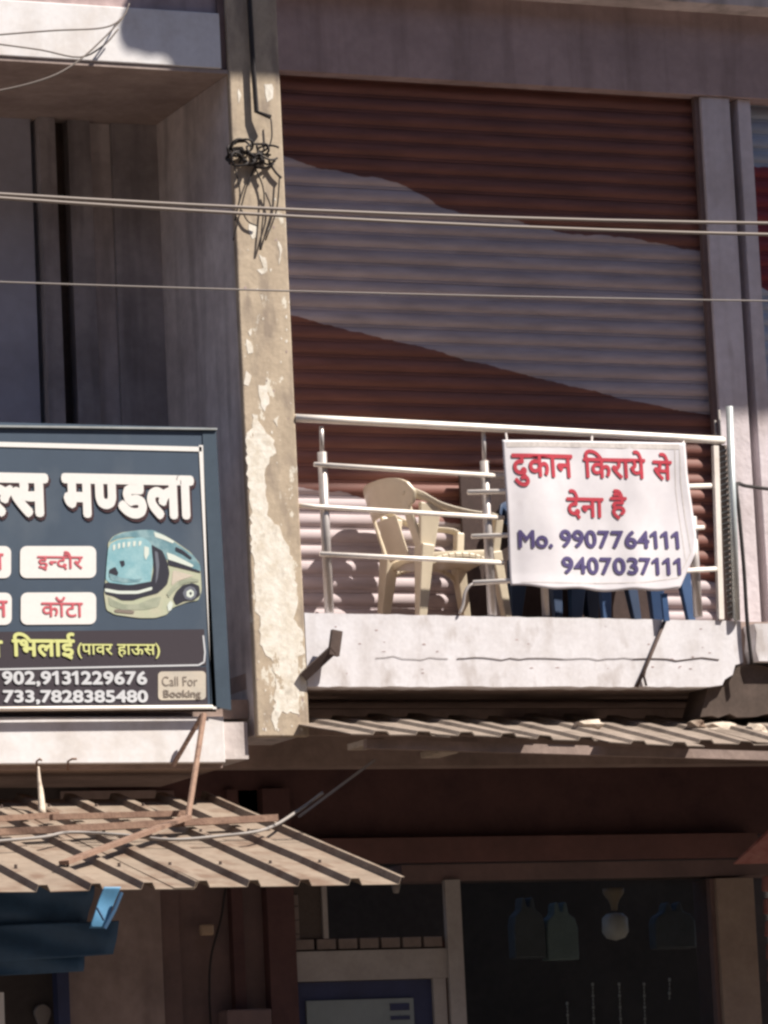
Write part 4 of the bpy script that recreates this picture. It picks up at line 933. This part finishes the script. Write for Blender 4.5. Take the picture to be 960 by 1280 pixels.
# two service wires at the top left
for pts, lb in (([(-2.434, -0.400, 7.767), (-1.951, -0.300, 7.858), (-1.606, -0.200, 7.923), (-1.456, -0.100, 8.022), (-1.398, -0.050, 8.112)], 'thin service wire sagging along the sunlit upper slab, upper one'),
                ([(-2.565, -0.500, 7.421), (-2.283, -0.450, 7.475), (-1.995, -0.400, 7.574), (-1.785, -0.300, 7.708), (-1.598, -0.200, 7.875), (-1.457, -0.100, 8.013)], 'thin service wire crossing the upper slab edge into the shaded recess'),
                ([(-2.402, -0.300, 7.778), (-2.224, -0.300, 7.766), (-1.966, -0.200, 7.777), (-1.721, -0.120, 7.773), (-1.567, -0.080, 7.859), (-1.469, -0.050, 7.963)], 'thin service wire along the foot of the sunlit upper slab')):
    o = MB().tube(smooth_path(pts, 5), 0.005, 5).obj('service_wire', M['wiredark'], None, True); tag(o, lb, 'wire', 'service wires at the upper slab')

# rod and cable tangle on the pillar
o = MB().tube([(-0.680, -0.020, 8.275), (-0.677, -0.025, 7.863), (-0.670, -0.030, 7.548), (-0.598, -0.060, 7.513)], 0.014, 6).obj('hooked_rod', M['black']); tag(o, 'dark hooked iron rod hanging down the pillar top', 'rod')
tg = thing('cable_tangle', 'knotted black cable bundle tied round the pillar with drooping loops', 'cable', (-0.685, -0.030, 7.316))
o0 = Vector((-0.728, -0.040, 7.303)); rn = random.Random(5)
for k in range(13):
    c = o0 + Vector((rn.uniform(-0.09, 0.13), 0, rn.uniform(-0.05, 0.05))); r = rn.uniform(0.025, 0.055); ph = rn.uniform(0, 6)
    pts = [c + Vector((r * 1.3 * math.cos(ph + t * 0.5), -0.02 * math.sin(t * 0.9 + k), r * 0.8 * math.sin(ph + t * 0.5))) for t in range(11)]
    sub(MB().tube(smooth_path(pts, 2), 0.0065, 5).obj('cable_loop', M['black'], tg, True), tg)
LP = [[(-0.816, -0.020, 7.267), (-0.786, -0.020, 7.088), (-0.822, -0.020, 6.929)], [(-0.684, -0.020, 7.251), (-0.747, -0.020, 7.113), (-0.803, -0.020, 6.930), (-0.836, -0.020, 6.817)], [(-0.694, -0.020, 7.246), (-0.644, -0.020, 7.095), (-0.669, -0.020, 6.868), (-0.683, -0.020, 6.769)],
      [(-0.635, -0.020, 7.095), (-0.606, -0.020, 6.997), (-0.645, -0.020, 6.869), (-0.678, -0.020, 6.769)], [(-0.608, -0.020, 7.277), (-0.572, -0.020, 7.216), (-0.536, -0.020, 7.181)], [(-0.545, -0.020, 7.199), (-0.573, -0.020, 6.999), (-0.647, -0.020, 6.824)],
      [(-0.836, -0.020, 7.244), (-0.842, -0.020, 7.311), (-0.802, -0.020, 7.367), (-0.740, -0.020, 7.380)], [(-0.586, -0.030, 7.512), (-0.586, -0.030, 7.412), (-0.608, -0.030, 7.343)], [(-0.781, -0.020, 6.990), (-0.746, -0.020, 6.928), (-0.691, -0.020, 6.903)]]
for i, lp in enumerate(LP):
    sub(MB().tube(smooth_path(lp, 5), 0.0075 if i in (4, 6) else 0.0045, 5).obj('cable_loop', M['black'], tg, True), tg)

# bracket beside the pillar foot, cast shadow modelled on the balcony edge, black cable at right
bk = thing('iron_bracket', 'dark bent iron bracket sticking out beside the pillar foot', 'bracket', (-0.418, 0.000, 4.545))
sub(MB().bar((-0.537, -0.010, 4.407), (-0.385, -0.080, 4.547), 0.05, 0.035, (0, 1, 0)).obj('arm', M['darkiron'], bk), bk)
sub(MB().bar((-0.382, -0.080, 4.517), (-0.356, -0.080, 4.653), 0.06, 0.03, (0, 1, 0)).obj('plate', M['darkiron'], bk), bk)
o = MB().tube([(1.673, -0.010, 4.729), (1.539, -0.015, 4.474), (1.471, -0.015, 4.356)], 0.010, 6).obj('shadow_streak', M['darkiron'], None, True); tag(o, 'dark cord built as a tube slanting across the white balcony edge below the banner', 'shadow')  # dark tube laid on the slab face to stand for a cast shadow
o = MB().tube([(1.539, -0.015, 4.474), (1.520, -0.015, 4.415), (1.532, -0.015, 4.361)], 0.007, 6).obj('shadow_streak_tip', M['darkiron'], None, True); tag(o, 'short forked cord end beside the slanting dark cord', 'shadow')  # forked tip of the same modelled shadow
o = MB().bar((1.667, -0.030, 4.881), (1.673, -0.030, 4.726), 0.034, 0.02, (0, 1, 0)).obj('blue_strap', M['bluechair']); tag(o, 'short blue strap hanging below the lower right of the banner', 'strap')
o = MB().tube(smooth_path([(2.714, 0.300, 5.545), (2.557, 0.300, 5.551), (2.349, 0.200, 5.549), (2.213, 0.050, 5.526), (2.191, 0.000, 5.360), (2.190, -0.020, 5.034), (2.185, -0.030, 4.734), (2.198, -0.030, 4.483)], 5), 0.011, 6).obj('black_cable', M['black'], None, True)
tag(o, 'black cable coming from the right and dropping past the railing end', 'cable')

# ------------------------------------------------------------------ ground floor things
tp = thing('tarpaulin', 'dark blue tarpaulin sheet hanging under the left end of the brown awning', 'tarpaulin', (-1.828, 0.600, 3.118))
def sheet(poly, y, m, name, parent, amp=0.03, freq=6):
    vs = []; fs = []; n = 16
    (a, b, c, d) = poly   # ul, ur, lr, ll  as (x,z)
    for j in range(n + 1):
        for i in range(n + 1):
            u = i / n; w = j / n
            x = (a[0] * (1 - u) + b[0] * u) * (1 - w) + (d[0] * (1 - u) + c[0] * u) * w
            z = (a[1] * (1 - u) + b[1] * u) * (1 - w) + (d[1] * (1 - u) + c[1] * u) * w
            vs.append((x, y + amp * noise.noise((x * freq, 0, z * freq)) + amp * 0.6 * math.sin(z * 30 + x * 8), z))
    for j in range(n):
        for i in range(n): fs.append((j * (n + 1) + i, j * (n + 1) + i + 1, (j + 1) * (n + 1) + i + 1, (j + 1) * (n + 1) + i))
    o = mesh_obj(name, vs, fs, M[m], parent, True)
    if parent: sub(o, parent)
    md = o.modifiers.new('t', 'SOLIDIFY'); md.thickness = 0.003
    return o
sheet([(-2.404, 3.386), (-1.536, 3.372), (-1.601, 3.105), (-2.412, 3.121)], 0.66, 'tarp', 'tarp_sheet', tp, 0.02)
sheet([(-2.412, 3.138), (-1.425, 3.153), (-1.469, 2.972), (-2.419, 2.930)], 0.60, 'tarp', 'tarp_fold', tp, 0.02)
sheet([(-2.417, 2.977), (-1.615, 2.984), (-1.637, 2.885), (-2.421, 2.866)], 0.64, 'tarp', 'tarp_fold', tp, 0.02)
sheet([(-2.576, 3.103), (-2.493, 3.102), (-2.580, 2.908), (-2.655, 2.910)], -2.44, 'tarplight', 'tarp_corner', tp, 0.008)
sub(MB().tube([(-2.626, -2.470, 3.004), (-2.593, -2.470, 2.944)], 0.007, 5).obj('tie', M['tarp'], tp), tp)
sub(MB().tube([(-2.500, -2.470, 3.073), (-2.540, -2.470, 2.988), (-2.591, -2.470, 2.906)], 0.009, 6).obj('tie', M['tarp'], tp), tp)
o = MB().box(-1.708, -1.640, 0.86, 0.94, 0, 2.911).obj('blue_post', M['blueframe']); tag(o, 'dark blue door post under the hanging tarpaulin', 'post')
o = MB().box(-2.236, -2.138, 0.48, 0.5, 1.5, 2.776).obj('white_board', M['signwhite']); tag(o, 'white board edge showing at the lower left picture corner', 'board')
o = MB().prism([(-1.765 + 0.045 * math.cos(t) * (1 + 0.15 * math.sin(3 * t)), 2.672 + 0.06 * math.sin(t)) for t in [k * PI / 8 for k in range(16)]], 0.95, 0.98).obj('round_tag', M['conduit'], bevel=0.005); tag(o, 'small grey round thing hanging in the dark doorway below the tarpaulin', 'tag')
o = MB().box(-0.835, -0.754, 0.93, 0.97, 3.084, 3.146).obj('wall_lamp', M['lamptan'], bevel=0.012); tag(o, 'small tan wall lamp on the brown wall under the awning', 'lamp')
o = MB().tube(smooth_path([(-0.671, 0.950, 3.343), (-0.708, 0.950, 3.165), (-0.773, 0.950, 2.967), (-0.792, 0.950, 2.769), (-0.792, 0.950, 2.548)]), 0.007, 5).obj('wall_cable', M['black'], None, True); tag(o, 'black cable running down the brown wall beside the lamp', 'cable')
o = MB().box(-0.750, -0.485, 0.8, 0.95, 1.7, 2.664).obj('meter_box', M['redbrown'], bevel=0.01); tag(o, 'brown meter box at the foot of the wall by the bottom picture edge', 'box')
o = MB().tube([(0.340, 0.900, 3.349), (0.338, 0.900, 3.295)], 0.03, 10, 0.016).obj('bulb_holder', M['conduit'], None, True); tag(o, 'small grey bulb holder under the right tip of the brown awning', 'lamp')
# hanging goods inside the shop window
def bag(px, xw, y, zt, zb, m, label, grp):
    t = thing('hanging_bag', label, 'bag', (px, y, zt), grp)
    w2 = xw / 2; H = zt - zb
    out = [(-w2, -H), (w2, -H), (w2 * 1.02, -H * 0.45), (w2 * 0.85, -H * 0.28), (w2 * 0.45, -H * 0.2), (w2 * 0.35, 0), (w2 * 0.15, 0.0), (w2 * 0.1, -H * 0.16), (-w2 * 0.1, -H * 0.16), (-w2 * 0.2, 0), (-w2 * 0.4, 0), (-w2 * 0.5, -H * 0.2), (-w2 * 0.9, -H * 0.3), (-w2, -H * 0.45)]
    MB().prism(out, -0.05, 0.05).obj('bag_body', M[m], t, bevel=0.02)
    return t
YI = 1.45
bag(1.390, 0.20, YI, 3.293, 2.938, 'bagdark', 'dim grey bag hanging behind the shop glass, leftmost', 'bags hanging in the shop window')
bag(1.602, 0.20, YI, 3.261, 2.924, 'bag', 'pale grey green bag hanging beside the dim one behind the shop glass', 'bags hanging in the shop window')
bag(2.341, 0.27, YI, 3.248, 2.973, 'bagdark', 'wide dark bag hanging behind the glass right of the lamp', 'bags hanging in the shop window')
lm = thing('hanging_lamp', 'hanging lamp with tan holder and white shade behind the shop glass', 'lamp', (1.846, 1.200, 3.181))
def lathe(prof, c, m, name, parent):
    vs = []; fs = []; n = 18
    for (r, z) in prof:
        for k in range(n): vs.append((c[0] + r * math.cos(2 * PI * k / n), c[1] + r * math.sin(2 * PI * k / n), c[2] + z))
    for i in range(len(prof) - 1):
        for k in range(n): fs.append((i * n + k, i * n + (k + 1) % n, (i + 1) * n + (k + 1) % n, (i + 1) * n + k))
    o = mesh_obj(name, vs, fs, M[m], parent, True); return sub(o, parent)
c = (1.846, 1.200, 3.181)
lathe([(0.001, 0.142), (0.065, 0.14), (0.062, 0.11), (0.035, 0.075), (0.022, 0.045), (0.018, 0.01), (0.001, 0.008)], c, 'lamptan', 'holder', lm)
lathe([(0.001, -0.002), (0.05, -0.01), (0.075, -0.035), (0.078, -0.115), (0.055, -0.15), (0.001, -0.165)], c, 'lampcream', 'shade', lm)
chs = [[(1.558, 1.300, 2.673), (1.555, 1.300, 2.451)], [(1.729, 1.300, 2.780), (1.719, 1.300, 2.446)], [(1.900, 1.300, 2.776), (1.895, 1.300, 2.441)], [(2.062, 1.300, 2.772), (2.051, 1.300, 2.436)], [(2.231, 1.300, 2.796), (2.222, 1.300, 2.665)]]
lb = ['shortest hanging chain behind the glass, below the pale bag', 'hanging chain behind the glass, between the bags and the lamp', 'hanging chain straight below the lamp shade', 'hanging chain behind the glass, just right of the lamp', 'faint hanging chain below the wide dark bag']
for i, (a, b) in enumerate(chs):
    mb = MB(); a = Vector(a); b = Vector(b); n = int((b - a).length / 0.022)
    for k in range(n):
        p = a + (b - a) * (k / n); q = a + (b - a) * ((k + 0.8) / n); mb.tube([p, (p + q) / 2, q], 0.0045 if k % 3 else 0.008, 5)
    o = mb.obj('hanging_chain', M['chain'], None, True); tag(o, lb[i], 'chain', 'chains hanging in the shop window')
# red goods and awning corner at the right picture edge
o = mesh_obj('red_awning', [(2.178, 0.300, 3.387), (2.290, -0.100, 3.612), (2.932, -0.100, 3.605), (3.140, 0.300, 3.401), (2.177, 0.300, 3.378), (2.288, -0.100, 3.585), (2.930, -0.100, 3.578), (3.138, 0.300, 3.382)],
    [(0, 1, 2, 3), (7, 6, 5, 4), (0, 1, 5, 4), (1, 2, 6, 5), (2, 3, 7, 6), (3, 0, 4, 7)], M['redcloth']); tag(o, 'corner of a faded red awning at the right picture edge', 'awning')
rg = thing('red_garland', 'string of red packets hanging at the lower right picture edge', 'packets', (2.536, 0.600, 2.937))
for i in range(7):
    cx = 2.541; cz = 3.287 - i * 0.13
    sub(MB().prism([(cx - 0.03, cz - 0.045), (cx + 0.07, cz - 0.05), (cx + 0.075, cz + 0.05), (cx - 0.02, cz + 0.045)], 0.58, 0.62).obj('packet', M['redcloth'], rg, bevel=0.01), rg)
